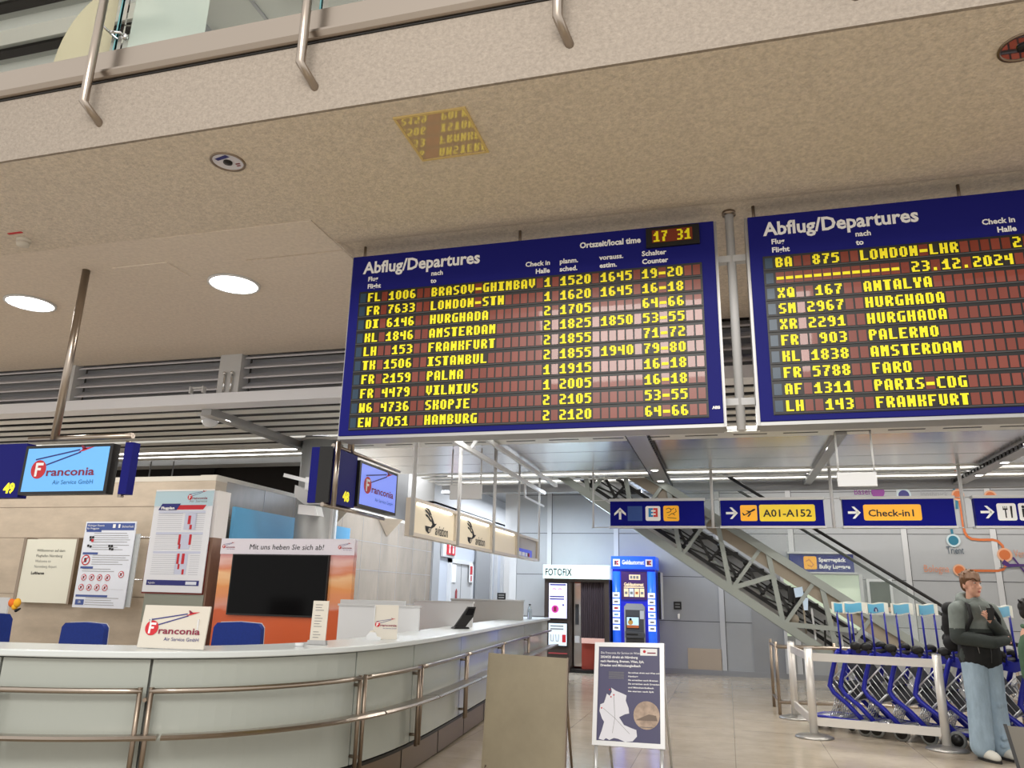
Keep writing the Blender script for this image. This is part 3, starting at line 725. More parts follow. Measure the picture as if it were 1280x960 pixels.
m = MB(); m.prism(F, [(-w*.62, 0), (w*.62, 0), (w*.56, .03), (-w*.56, .03)], -.03, .02, ALU); m.build('foot', t)
# tape roll beside the notice and tape dispenser further on
c = AZ(374, 806, CT+.012); m = MB(); m.lathe([(.018, -.012), (.03, -.012), (.03, .012), (.018, .012)], c, WHITE, 18); tag(m.build('tape_roll'), 'small white tape roll beside the narrow notice stand', 'tape')
# Franconia tent card further along
c = AZ(478, 799, CT); t = thing('tent_card', 'folded tent card with the plane logo in front of the nearest white partition', 'sign', tuple(c))
rr = Vector((.93, .36, 0)).normalized(); up = Vector((-.05, .12, 1)).normalized(); F = Fr(c + Vector((.02, 0, .001)), rr, up); w = .20; h = AY(478, 756, c.y).z-CT
m = MB(); m.prism(F, [(-w/2, 0), (w/2, 0), (w/2, h), (-w/2, h)], -.008, 0, OFFW); m.build('front_board', t)
F2 = Fr(F(-w/2, h, -.004), Vector((-rr.y*.25-rr.x*.2, rr.x*.25, -1)).normalized(), Vector((-rr.y, rr.x, 0)))
m = MB(); m.prism(Fr(F(0, 0, -.01), -F.n, Z_), [(0, 0), (.13, 0), (.01, h*.98), (0, h*.98)], -w/2, -w/2+.006, WHITE); m.build('strut', t)
m = MB(); logo(m, F, -w*.44, h*.32, w*.9); m.build('print', t)
c = AZ(466, 800, CT); t = thing('tape_dispenser', 'white tape dispenser at the foot of the folded tent card', 'tape dispenser', tuple(c))
m = MB(); F = Fr(c, Vector((.9, .4, 0)), Z_); m.prism(F, [(-.05, 0), (.06, 0), (.065, .02), (.03, .03), (.02, .06), (-.03, .06), (-.055, .03)], -.02, .02, WHITE); m.build('body', t)
m = MB(); m.lathe([(.012, -.012), (.03, -.012), (.03, .012), (.012, .012)], F(-.008, .045, .0), OFFW, 16, F.n); m.build('roll', t)
# black telephone-like reader on the second section
c = AZ(576, 786, CT); t = thing('card_reader', 'black card reader on a tilted stand before the long white partition', 'card reader', tuple(c)); k = 1.0
F = Fr(c + Vector((0, 0, .002)), Vector((.8, .6, 0)), (Vector((.28, .2, 1))))
hh = AY(578, 757, c.y).z-CT
m = MB(); m.prism(F, [(-.085, 0), (.04, 0), (.10, hh*.55), (.09, hh), (-.0, hh), (-.04, hh*.5)], -.05, .0, BLACK); m.build('body', t, bevel=.008)
m = MB(); m.prism(F, [(.0, hh*.62), (.08, hh*.62), (.08, hh*.92), (.01, hh*.92)], .0, .01, BLACKG); m.build('screen', t)
m = MB(); m.prism(F, [(-.1, -.0), (.09, -.0), (.07, .02), (-.08, .02)], -.08, .05, BLACK); m.build('base', t)
# water bottle
c = AZ(662, 774, CT); t = thing('water_bottle', 'clear water bottle with a black cap at the far end of the counter', 'bottle', tuple(c))
hb = AY(662, 755, c.y).z - CT; m = MB(); m.lathe([(.036, 0), (.04, .02), (.04, hb*.58), (.03, hb*.72), (.016, hb*.86), (.016, hb*.92)], c, mat('bottle_plastic', S(200, 210, 214), .1, trans=.7, ior=1.2), 16); m.build('body', t)
m = MB(); m.lathe([(.019, hb*.91), (.019, hb)], c, BLACK, 14); m.build('cap', t)

# low white partitions between the desk places
def partition(x0, x1, y, zt, lab, ret=0):
    t = thing('desk_partition', lab, 'partition', ((x0+x1)/2, y, 0), 'white partitions behind the counter')
    m = MB(); m.box(x0, x1, y, y+.03, .02, zt-.02, WHITE); m.build('panel', t)
    m = MB(); m.box(x0-.01, x1+.01, y-.01, y+.04, zt-.02, zt, LGREY)
    m.build('top_cap', t)
    if ret:
        m = MB(); m.box(x1-.03, x1, y-ret, y, .02, zt-.03, WHITE); m.build('side_panel', t)
partition(-3.93, -3.03, 7.5, 1.32, 'nearest white partition, right beside the orange panel')
partition(-3.70, -2.95, 9.0, 1.36, 'long white partition behind the black card reader')
WHITE_, WHITE = WHITE, mat('partition_grey', S(176, 175, 172), .5)
partition(-4.3, -3.1, 12.0, 1.375, 'farthest grey-white partition behind the water bottle')
WHITE = WHITE_
m = MB(); m.box(-4.05, -3.3, 7.75, 7.79, .0, 1.36, LGREY); tag(m.build('back_panel'), 'slightly taller grey panel just behind the nearest white partition', 'panel')

# office chairs behind the counter
CHB = mat('chair_fabric', S(22, 48, 128), .8, noise=(60, .1))
def chair(loc, rz, lab, first=True):
    t = thing('office_chair', lab, 'chair', (0, 0, 0), 'blue office chairs behind the counter')
    m = MB(); F = Fr((0, .22, 0), X_, Z_); m.prism(F, [(-.23, .66), (.23, .66), (.235, .70), (.22, 1.08), (.19, 1.115), (0, 1.125), (-.19, 1.115), (-.22, 1.08), (-.235, .70)], -.03, .03, CHB); m.build('backrest', t, bevel=.018)
    m = MB(); m.prism(F, [(-.232, .65), (.232, .65), (.238, .70), (.222, 1.085), (.19, 1.12), (0, 1.129), (-.19, 1.12), (-.222, 1.085), (-.238, .70)], -.03, -.036, LGREY); m.build('back_shell', t)
    m = MB(); m.box(-.24, .24, -.24, .2, .44, .50, CHB); m.build('seat', t, bevel=.02)
    m = MB(); m.tube([(0, .23, .70), (0, .26, .5), (0, .1, .42)], .02, BLACK); m.build('back_stem', t)
    m = MB(); m.tube([(0, 0, .08), (0, 0, .44)], .028, CHROME); m.build('gas_column', t)
    for k in range(5):
        a = k*2*math.pi/5; e = Vector((.29*math.cos(a), .29*math.sin(a), .06)); m = MB(); m.bar((0, 0, .09), e, .045, .03, BLACK); b = m.build('leg', t)
        m = MB(); m.lathe([(.028, -.02), (.028, .02)], (e.x, e.y, .028), RUBBER, 12, (math.sin(a), -math.cos(a), 0)); m.build('castor', b)
    for sx in (-1, 1):
        m = MB(); m.bar((sx*.27, -.12, .68), (sx*.27, .14, .68), .05, .03, BLACK); m.bar((sx*.27, 0, .67), (sx*.25, 0, .46), .03, .03, BLACK); m.build('armrest', t)
    t.location = loc; t.rotation_euler = (0, 0, rz); return t
p = AY(107, 790, 5.85); chair((p.x, 5.63, 0), math.pi+.05+math.pi, 'blue office chair left of the cream desk sign')
p = AY(301, 790, 6.0); q = chair((p.x, 5.78, .055), .1, 'blue office chair in front of the black video screen'); q.location.z = 0
q.scale = (1, 1, 1.04)
p = AY(4, 780, 4.7); q = chair((p.x-.02, 4.7, 0), 1.45, 'dark blue office chair seen edge-on at the left edge of the picture'); q.scale = (1, 1, 1.09)
p = AY(20, 757, 4.72)
t = thing('soft_toy', 'small orange and yellow soft toy on top of the edge-on chair', 'toy', (p.x, p.y, 1.215)); OR_ = mat('toy_orange', S(220, 110, 40), .9); YE_ = mat('toy_yellow', S(232, 170, 40), .9)
m = MB(); m.ell(p + Vector((-.03, 0, .015)), (.032, .03, .03), OR_); m.ell(p + Vector((-.05, 0, .02)), (.02, .02, .03), OR_); m.build('body', t)
m = MB(); m.ell(p + Vector((.018, -.01, .02)), (.026, .024, .034), YE_); m.ell(p + Vector((.0, -.01, -.01)), (.022, .02, .022), YE_); m.build('head', t)
m = MB(); m.cap(p + Vector((.02, -.01, -.035)), .012, p + Vector((.055, -.01, -.02)), .006, BLACK); m.build('beak', t)
# white display board at the left edge
p = AY(6, 775, 5.2); t = thing('display_board', 'white display board behind the edge-on chair at the left edge', 'sign', (p.x-.2, 5.6, CT-.3))
q = AY(12, 747, 5.6); m = MB(); F = Fr((q.x-.6, 5.6, 0), X_, Z_); m.prism(F, [(0, 0), (.58, 0), (.6, q.z), (0, q.z)], -.012, 0, LGREY); m.build('board', t)
m = MB(); k = .6; m.poly(F, [(k-.1, .95), (k-.04, .95), (k-.02, 1.13)], mat('pale_sage', S(190, 205, 196), .5)); m.build('print', t)

# ---- notice boards on the stone wall
def frame_of(px, Y):
    a, b, c_, d = [AY(x, y, Y) for x, y in px]      # tl, tr, br, bl
    o = Vector(((a.x+d.x)/2, Y, (c_.z+d.z)/2)); return o, (b.x+c_.x-a.x-d.x)/2, (a.z+b.z-c_.z-d.z)/2
o, w, h = frame_of([(34, 674), (97, 674), (83, 755), (20, 752)], 8.82)
t = thing('welcome_board', 'cream welcome board with grey text on the stone wall, left of the safety notice', 'sign', tuple(o + X_*w/2))
F = Fr(o, X_, Z_); m = MB(); m.prism(F, [(0, 0), (w, 0), (w, h), (0, h)], -.04, 0, mat('board_cream', S(222, 222, 208), .4)); m.build('board', t)
m = MB(); m.prism(F, [(-.05, -.01), (0, -.01), (0, h+.02), (-.05, h+.02)], -.175, .01, STEELD); m.build('left_rail', t)
m = MB(); m.prism(F, [(w, -.01), (w+.035, -.01), (w+.035, h+.02), (w, h+.02)], -.175, .01, STEELD); m.build('right_rail', t)
m = MB()
for k, (s_, g) in enumerate((('Willkommen auf dem', 0), ('Flughafen Nürnberg', 0), ('Welcome to', 1), ('Nuremberg Airport', 1))):
    m.text(F, s_, w*.24, h*(.80-k*.085), .036, GTXT if g else mat('dim_lettering', S(84, 84, 80), .6), w=(.5, .47, .28, .4)[k]*.98)
m.text(F, 'Lufthansa', w*.2, h*.44, .036, KTXT, w=.235, bold=.003); m.build('lettering', t)
o, w, h = frame_of([(109, 652), (171, 652), (154, 762), (89, 758)], 8.6)
t = thing('safety_poster', 'white and blue safety notice with red prohibition rings on the stone wall', 'poster', tuple(o + X_*w/2))
F = Fr(o, X_, Z_); PBL = mat('poster_blue', S(62, 84, 150), .4); PAPER = mat('poster_paper', S(222, 228, 240), .35); PGR = mat('poster_grey', S(206, 208, 216), .4)
m = MB(); m.prism(F, [(0, 0), (w, 0), (w, h), (0, h)], -.012, 0, PAPER); sh = m.build('sheet', t)
m = MB(); m.prism(F, [(.03, .02), (w+.06, .02), (w+.06, h-.16), (.03, h-.16)], -.05, -.035, mat('acrylic', S(214, 224, 230), .1, alpha=.5)); m.build('acrylic_back', t)
for zz in (.33, .82):
    m = MB(); m.tube([F(w*.5, h*zz, -.05), F(w*.5, h*zz, -.395)], .012, CHROME); m.tube([F(w*.5, h*zz, -.06), F(w+.16, h*zz, -.06), F(w+.16, h*zz, -.395)], .008, CHROME); m.build('wall_rod', t)
m = MB(); m.rect(F, .02, h-.115, w-.04, .095, PBL); m.rect(F, .04, h*.30-.1+.35*0, w*.9, .002, GTXT)
for yy, ww in ((.885, .3), (.62, .3), (.455, .25), (.13, .62)): m.rect(F, .03, h*yy-.01, w*ww, .028, PBL)
m.text(F, 'Wichtiger Hinweis', .035, h-.065, .028, TXT, w=.28, l=.004); m.text(F, 'für Fluggäste', .035, h-.103, .024, TXT, w=.2, l=.004)
m.rect(F, w*.55, h-.085, .045, .05, TXT, .004); m.rect(F, w*.66, h-.085, .03, .05, TXT, .004); m.text(F, 'Sicherheit', w*.73, h-.08, .03, TXT, l=.004, w=.19)
rnd = random.Random(5)
for y0, y1, xx in ((.73, .86, .2), (.65, .72, .2), (.49, .6, .24), (.40, .44, .08), (.03, .11, .24)):
    k = y1
    while k > y0: m.rect(F, w*xx, h*k, w*rnd.uniform(.5, .74), .006, PGR if False else GTXT); k -= .026
for bx, by in ((.12, .8), (.17, .8), (.13, .77), (.10, .70), (.15, .69), (.52, .70), (.57, .70), (.54, .665), (.59, .66)): m.rect(F, w*bx, h*by, .035, .03, KTXT, .004)
m.dot(F, w*.19, h*.775, .022, RED, .005)
def ring(x, y, r): m.dot(F, x, y, r, RED, .004); m.dot(F, x, y, r*.78, PAPER, .005); m.rect(F, x-r*.35, y-r*.4, r*.6, r*.8, KTXT, .006); m.line(F, (x-r*.6, y-r*.6), (x+r*.6, y+r*.6), r*.2, RED, .007)
ring(w*.12, h*.545, .07)
for i in range(4): ring(w*(.14+i*.155), h*.345, .043); ring(w*(.12+i*.155), h*.23, .043)
ring(w*.86, h*.385, .045)
m.rect(F, w*.05, h*.03, .14, .07, PBL, .004); m.text(F, 'SR', w*.05+.07, h*.05, .03, TXT, .006, 'c')
m.build('print', sh)

# ---- pillar with flight schedule
PILW = mat('pillar_white', S(232, 228, 226), .4); PILG = mat('pillar_wood', S(140, 112, 96), .35, noise=(6, .2, (1, 1, .3)))
o, w, h = frame_of([(195, 613), (270, 611), (250, 742), (178, 739)], 8.2)
t = thing('info_pillar', 'square white and brown pillar carrying the flight schedule', 'pillar', (o.x+w/2, 8.55, 0))
m = MB(); m.box(o.x+.04, o.x+w+.03, 8.25, 8.5, 2.05, o.z+h-.01, PILW); m.build('upper_case', t)
m = MB(); m.box(o.x+.04, o.x+w+.03, 8.25, 8.5, 0, 2.05, PILG); m.build('lower_case', t)
m = MB(); m.box(o.x+.02, o.x+w+.01, 8.235, 8.25, 1.02, 1.36, mat('sage_panel', S(142, 146, 134), .3)); m.build('lower_panel', t)
m = MB(); m.box(o.x-.02, o.x+w-.01, 8.218, 8.25, o.z-.02, o.z+.62, mat('shadow_maroon', S(120, 40, 34), .4)); m.build('shadow_backing', t)  # reddish board painted as the shadow beside the poster
F = Fr((o.x, 8.2, o.z), X_, Z_)
t = thing('schedule_poster', 'tall white flight schedule poster with red bars on the pillar', 'poster', (o.x+w/2, 8.2, o.z))
m = MB(); m.prism(F, [(0, 0), (w, 0), (w, h), (0, h)], -.012, 0, mat('schedule_paper', S(228, 231, 238), .3)); sh = m.build('sheet', t)
m = MB(); m.rect(F, .0, h*.835, w, h*.165, mat('sky_head', S(184, 212, 224), .3)); m.rect(F, 0, h*.985, w, h*.015, TXT, .003)
m.poly(F, [(w*.08, h*.795), (w*.40, h*.795), (w*.46, h*.86), (w*.14, h*.86)], NAVY, .003); m.poly(F, [(w*.40, h*.80), (w*.85, h*.80), (w*.90, h*.845), (w*.44, h*.845)], RED, .003)
m.text(F, 'Flugplan', w*.13, h*.805, .03, TXT, .005, w=.2, bold=.004)
logo(m, F, w*.56, h*.885, w*.34, sub=None); m.text(F, 'Air Service', w*.60, h*.872, .03, GTXT, .004, w=w*.30)
LAV = mat('table_lavender', S(200, 206, 228), .4)
for b, (yb, bars) in enumerate(((.60, ((.62, .655, .06, .085), (.66, .605, .05, .045))), (.41, ((.50, .455, .05, .10), (.52, .415, .04, .045), (.68, .455, .05, .10))), (.17, ((.52, .27, .05, .10), (.60, .27, .06, .10), (.55, .22, .04, .05), (.63, .17, .045, .05))))):
    hh = (.165, .145, .20)[b]
    m.rect(F, w*.10, h*(yb+hh), w*.8, h*.022, LAV, .003); m.rect(F, w*(.50 if b else .56), h*yb, w*.2, h*hh*.98, LAV, .003)
    k = yb
    while k < yb+hh: m.rect(F, w*.10, h*k, w*.42, .004, mat('rule_grey', S(176, 180, 192), .5), .003); m.rect(F, w*.74, h*k, w*.16, .004, mat('rule_grey', S(176, 180, 192), .5), .003); k += .02
    for x, y, ww, hb in bars: m.rect(F, w*x, h*y, w*ww*.8, h*hb, RED, .005)
m.rect(F, w*.06, h*.065, w*.88, h*.05, NAVY, .003); m.text(F, 'flughafen', w*.09, h*.08, .022, TXT, .005, w=.1); m.rect(F, w*.72, h*.075, w*.18, h*.03, PAPER, .005)
m.build('print', sh)

# ---- video panel with sunset sky
def sunset():
    mm = bpy.data.materials.new('sunset_picture'); mm.use_nodes = True; nt = mm.node_tree; p = nt.nodes['Principled BSDF']; p.inputs['Roughness'].default_value = .3
    tc = nt.nodes.new('ShaderNodeTexCoord'); sp = nt.nodes.new('ShaderNodeSeparateXYZ'); nt.links.new(tc.outputs['Object'], sp.inputs[0])
    n = nt.nodes.new('ShaderNodeTexNoise'); n.inputs['Scale'].default_value = 2.2; n.inputs['Detail'].default_value = 6
    mp = nt.nodes.new('ShaderNodeMapping'); mp.inputs['Scale'].default_value = (1, 1, 3.5); nt.links.new(tc.outputs['Object'], mp.inputs[0]); nt.links.new(mp.outputs[0], n.inputs['Vector'])
    a = nt.nodes.new('ShaderNodeMath'); a.operation = 'MULTIPLY_ADD'; a.inputs[1].default_value = .22; nt.links.new(n.outputs[0], a.inputs[0]); nt.links.new(sp.outputs[2], a.inputs[2])
    mr = nt.nodes.new('ShaderNodeMapRange'); mr.inputs[1].default_value = .9; mr.inputs[2].default_value = 2.12; nt.links.new(a.outputs[0], mr.inputs[0])
    cr = nt.nodes.new('ShaderNodeValToRGB'); el = cr.color_ramp.elements
    el[0].position = 0; el[0].color = S(196, 84, 36); el[1].position = 1; el[1].color = S(222, 214, 226)
    for pos, c in ((.32, S(206, 92, 44)), (.37, S(214, 150, 132)), (.46, S(222, 142, 96)), (.56, S(226, 150, 84)), (.66, S(236, 190, 140)), (.72, S(216, 130, 90)), (.80, S(226, 184, 176)), (.88, S(206, 140, 140)), (.93, S(228, 212, 220))):
        e = el.new(pos); e.color = c
    nt.links.new(mr.outputs[0], cr.inputs[0]); nt.links.new(cr.outputs[0], p.inputs['Base Color']); return mm
SUN = sunset()
o, w, h = frame_of([(278, 674.5), (443.7, 674.5), (435, 805), (265, 805)], 8.2)
w = AY(443.7, 674.5, 8.2).x - AY(278, 674.5, 8.2).x; ox = AY(278, 674.5, 8.2).x; zt = AY(360, 674.5, 8.2).z
t = thing('video_panel', 'panel with an orange sunset sky and white slogan strip around a black screen', 'panel', (ox+w/2, 8.25, 0))
F = Fr((ox, 8.2, 0), X_, Z_)
m = MB(); m.prism(F, [(0, 0), (w, 0), (w, zt), (0, zt)], -.08, 0, SUN); m.build('picture_panel', t)
m = MB(); m.prism(Fr((ox, 8.2, 0), Vector((0, -1, 0)), Z_), [(-.5, 0), (-.08, 0), (-.08, zt-.02), (-.5, zt-.02)], 0, .03, SUN); m.build('side_panel', t)
m = MB(); m.prism(F, [(-.005, zt-.175), (w+.005, zt-.175), (w+.005, zt+.01), (-.005, zt+.01)], 0, .006, mat('slogan_strip', S(226, 222, 232), .35)); st = m.build('slogan_strip', t)
m = MB(); m.text(F, 'Mit uns heben Sie sich ab!', w*.5, zt-.118, .062, KTXT, .01, 'c', w=w*.56, slant=.12)
logo(m, F, w*.01, zt-.115, w*.10, sub='Air Service', l=.009); logo(m, F, w*.885, zt-.115, w*.10, sub='Air Service', l=.009); m.build('lettering', st)
o, w2, h2 = frame_of([(288, 693), (409, 693), (408, 770), (285, 771)], 8.16)
m = MB(); m.prism(Fr(o, X_, Z_), [(0, 0), (w2, 0), (w2, h2), (0, h2)], -.035, 0, BLACK); sc = m.build('monitor', t, bevel=.004)
m = MB(); m.rect(Fr(o, X_, Z_), .014, .02, w2-.028, h2-.034, BLACKG, .001); m.build('screen', sc)
# pale blue back wall panel behind it, running back beside the stone wall
pb = MB(); zb = 2.52; pb.box(-6.45, -6.40, 9.02, 12.4, .0, zb, mat('sky_panel', S(96, 168, 214), .35)); tag(pb.build('backdrop_panel'), 'sky blue backdrop panel behind the column and the video panel', 'panel')
for k in range(5):
    pass

# ================================================================== DESK NUMBER SIGNS
NUMY = mat('number_yellow', S(250, 240, 40), .4, emit=.3)
SCRN = mat('screen_sky', S(90, 156, 216), .2, emit=.38, ecol=S(110, 176, 240)); SCRN2 = mat('screen_violet', S(130, 150, 240), .2, emit=.5, ecol=S(120, 140, 236))
def desk_sign(F, num, label, wn, wscr, h, scr, group, pole, flip=False):
    """F origin at the lower left of the number panel; monitor right of it"""
    t = thing('desk_number_sign', label, 'sign', tuple(F(wn/2, 0, -.1)), group)
    m = MB(); m.prism(F, [(0, 0), (wn, 0), (wn, h), (0, h)], -.09, 0, BLUE); pn = m.build('number_panel', t)
    m = MB(); m.text(F, num, wn*.93 if not flip else wn*.72, h*.09, h*.17, NUMY, .004, 'r', bold=.012); m.build('number', pn)
    m = MB(); m.prism(F, [(wn+.02, .02), (wn+.02+wscr, .02), (wn+.02+wscr, h-.03), (wn+.02, h-.03)], -.06, .02, BLACK); mo = m.build('monitor', t, bevel=.004)
    m = MB(); a, b = wn+.05, wscr-.06; m.rect(F, a, .045, b, h-.10, scr, .0215); s_ = m.build('screen', mo)
    m = MB(); logo(m, F, a+b*.08, h*.27, min(b*.84, h*1.42), l=.024, sub_m=mat('teal_print', S(30, 100, 150), .5)); m.build('logo', s_)
    return t
F = Fr((-5.78-.62, 5.13, 2.15), X_, Z_)
t = desk_sign(F, '49', 'blue hanging desk sign 49 with a sky blue screen on a tall pole', .60, .91, .47, SCRN, 'desk number signs over the counter', None)
xp = -5.485
m = MB(); m.tube([(xp, 5.10, 2.63), (xp, 5.10, CE+.006)], .034, STEEL, 14); m.build('pole', t)
m = MB(); m.tube([(-5.75, 5.10, 2.645), (-4.68, 5.10, 2.645)], .024, STEEL, 12); m.build('top_tube', t)
m = MB(); m.bar((-4.80, 5.2, 2.15), (-4.80, 5.2, 2.62), .035, .035, STEEL); m.build('upright', t)
m = MB(); m.box(-4.78, -4.70, 5.14, 5.22, 2.17, 2.60, BLUE); m.build('rear_panel', t)
XS = -3.12
y0 = AX(447, 560, XS).y
F = Fr((XS, AX(418, 600, XS).y, 2.15), Y_, Z_); wn = AX(445, 600, XS).y - AX(418, 600, XS).y
t = desk_sign(F, '48', 'blue hanging desk sign 48 with a violet screen, seen at an angle', wn, AX(497, 600, XS).y-AX(449, 600, XS).y, .46, SCRN2, 'desk number signs over the counter', None, flip=True)
yy = AX(412, 600, XS).y
m = MB(); m.tube([(XS+.02, yy+.06, 2.12), (XS+.02, yy+.06, 2.66)], .022, STEEL, 12); m.build('upright', t)
m = MB(); m.box(XS-.22, XS-.14, yy+.05, yy+.09, 2.15, 2.62, BLUE); m.box(XS-.14, XS-.02, yy+.04, yy+.08, 2.15, 2.62, BLACK); m.build('rear_panel', t)
m = MB(); m.tube([(XS-.05, yy, 2.13), (XS-.05, yy+1.2, 2.13)], .018, STEEL, 10); m.build('bottom_tube', t)
m = MB(); m.tube([(XS-.05, yy+.1, 2.64), (XS-.05, yy+1.5, 2.64)], .018, STEEL, 10); m.build('top_tube', t)
m = MB(); q = yy+.42; m.tube([(XS-.05, q, 2.62), (XS-.05, q, 4.21)], .03, STEEL, 12); m.build('pole', t)
# lamp arm and box on the column
a = AY(356, 594, 9.3); b = AY(404, 606, 9.3)
t = thing('column_lamp', 'short white lamp bar reaching from the column', 'lamp', (a.x+.3, 9.6, a.z-.1)); m = MB(); m.bar(a, b, .06, .05, WHITE); m.build('bar', t)
m = MB(); m.tube([a.lerp(b, .62), Vector((a.lerp(b, .62).x, 9.6, a.z-.04)), (-5.72, 9.69, a.z-.05)], .015, MGREY); m.build('arm', t)
c = AY(388, 620, 9.6); c.y = 9.36
t = thing('speaker_box', 'grey box with a small lower unit strapped to the column', 'speaker', tuple(c))
m = MB(); m.prism(Fr((c.x, 9.645, c.z), X_, Z_), [(-.26, .16), (-.26, .0), (-.08, -.12), (.2, -.12), (.3, .1), (.28, .2), (.05, .2), (.0, .12), (-.14, .12)], -.02, .05, ALU); m.build('bracket', t, bevel=.01)
m = MB(); m.prism(Fr((c.x, 9.59, c.z), X_, Z_), [(.02, .06), (.28, .03), (.28, .2), (.02, .24)], -.0, .2, WHITE); m.build('case', t, bevel=.01)
m = MB(); m.prism(Fr((c.x, 9.59, c.z), X_, Z_), [(-.06, -.14), (.2, -.16), (.25, -.3), (-.06, -.27)], -.0, .18, WHITE); m.build('lower_unit', t, bevel=.01)
# white dome camera under the cross beam
c = AY(265, 508, 8.05); t = thing('dome_camera', 'white dome camera under the beam left of the column', 'camera', (c.x, c.y, 3.6))
m = MB(); m.lathe([(.12, .09), (.12, .03), (.10, .0), (.05, -.0)], (c.x, c.y, 3.50), WHITE, 20); m.box(c.x-.16, c.x-.02, c.y-.05, c.y+.05, 3.56, 3.6, WHITE); m.build('mount', t)
m = MB(); m.ell((c.x, c.y, 3.49), (.10, .10, .085), mat('dome_cover', S(220, 222, 226), .15)); m.build('dome', t)

# ================================================================== HANGING ADVERT LIGHT BOXES over the far counter
XA = -3.3
BOXC = mat('lightbox_cream', S(220, 208, 184), .4, emit=.15); BOXF = mat('lightbox_frame', S(206, 196, 182), .4); GLOW = mat('lightbox_tube', (1, .95, .82, 1), .5, emit=3.2)
def wing(mb, F, x, y, s):
    P = lambda pts: [(x+a*s*2.0, y+b*s) for a, b in pts]
    for pts in ([(0, 1.0), (.10, .92), (.30, .80), (.42, .62), (.34, .62), (.22, .76), (.05, .86)], [(.04, .78), (.14, .76), (.30, .66), (.40, .52), (.32, .52), (.22, .62), (.08, .70)],
                [(.08, .60), (.18, .60), (.34, .48), (.44, .38), (.36, .36), (.24, .48), (.12, .53)], [(.36, .66), (.50, .48), (.60, .30), (.50, .22), (.44, .34), (.40, .50)],
                [(.50, .30), (.72, .34), (.60, .20), (.44, .10), (.40, .16)], [(.10, .16), (.46, .16), (.42, -.02), (.28, -.12), (.14, -.02)]):
        mb.poly(F, P(pts), KTXT, .003)
for i, (ya, yb, z0, z1, lab) in enumerate(((7.86, 9.31, 2.05, 2.47, 'nearest cream advert light box with a black wing emblem'), (9.38, 10.90, 2.04, 2.47, 'second cream advert light box with a black wing emblem'), (10.97, 12.33, 2.04, 2.45, 'third advert light box, plain cream'), (12.40, 13.80, 2.05, 2.44, 'last hanging advert panel, grey with a blue strip'))):
    t = thing('advert_light_box', lab, 'sign', (XA, (ya+yb)/2, z0), 'hanging advert boxes over the far counter')
    F = Fr((XA, ya, z0), Y_, Z_); w, h = yb-ya, z1-z0
    m = MB(); m.prism(F, [(.03, .03), (w-.03, .03), (w-.03, h-.03), (.03, h-.03)], -.08, -.03, BOXC if i < 3 else mat('advert_grey', S(176, 168, 158), .4)); pn = m.build('face', t)
    m = MB()
    for a, b, c_, d in ((0, .04, 0, h), (w-.04, w, 0, h), (.04, w-.04, 0, .04), (.04, w-.04, h-.04, h)): m.prism(F, [(a, c_), (b, c_), (b, d), (a, d)], -.10, 0, BOXF)
    m.build('frame', t)
    if i < 3:
        m = MB(); m.prism(F, [(.14, h-.065), (w-.18, h-.065), (w-.18, h-.045), (.14, h-.045)], -.03, -.01, GLOW); m.build('tube', t)
    m = MB(); F2 = Fr((XA-.03, ya, z0), Y_, Z_)
    if i < 2: wing(m, F2, w*.25, .10, .30); m.text(F2, 'aviation', w*.52, .07, .12, KTXT, .003, w=.44, bold=.004); m.text(F2, 'gp', w*.36, .10, .045, BOXC, .006, w=.12)
    if i == 3:
        m.rect(F2, .05, .035, w*.7, .13, mat('advert_blue', S(52, 62, 190), .3, emit=.3), .002)
        for k, (a, b, c_) in enumerate(((.08, .16, TXT), (.28, .2, TXT), (.52, .22, TXT), (.66, .16, RED))): m.rect(F2, .05+a, .05, b, .06, c_, .004)
    if i != 2: m.build('print', pn)
    for k, yy in enumerate((ya-.035, yb+.035)):
        if k and i < 3: continue
        m = MB(); m.tube([(XA+.0, yy, z0-.0), (XA+.0, yy, 3.58)], .025 if i < 3 else .018, LGREY, 10); m.build('pole', t)
for i, (ya, yb, xx) in enumerate(((8.3, 11.0, -3.3), (9.3, 13.6, -3.3))):
    pass
m = MB(); m.bar((XA+.09, 7.8, 3.30), (XA+.09, 13.85, 3.30), .05, .06, WHITE); m.bar((XA+.22, 9.2, 3.5), (XA+.22, 14.3, 3.5), .05, .06, WHITE); m.bar((XA+.09, 9.45, 3.3), (XA+.22, 9.45, 3.5), .04, .04, WHITE); m.bar((XA+.09, 13.82, 3.05), (XA+.09, 12.36, 3.05), .02, .03, LGREY); m.bar((XA+.22, 14.28, 3.5), (XA+.22, 14.28, 3.6), .03, .03, WHITE); m.bar((XA+.09, 9.6, 3.3), (XA+.09, 9.6, 3.6), .03, .03, WHITE); m.bar((XA+.09, 12.4, 3.05), (XA+.09, 12.4, 3.3), .03, .03, WHITE)
tag(m.build('hanger_rail'), 'white hanger rails running back above the advert light boxes', 'rail')
def backpanel(pxs, Y, lab):
    a = AY(pxs[0], pxs[1], Y); b = AY(pxs[2], pxs[3], Y)
    t = thing('hanging_panel', lab, 'panel', ((a.x+b.x)/2, Y, b.z), 'small blank panels hung on two rods')
    m = MB(); m.box(a.x, b.x, Y-.02, Y+.03, b.z, a.z, LGREY); m.build('panel', t, bevel=.006)
    for x in (a.x+.02, b.x-.02):
        m = MB(); m.tube([(x, Y, a.z), (x, Y, 3.56)], .012, LGREY); m.build('rod', t)
    return t
backpanel((563, 606, 602, 624), 10.7, 'small blank grey panel on rods above the advert light boxes')
backpanel((1046, 591, 1097, 608), 10.2, 'small blank grey panel on rods above the check-in sign')

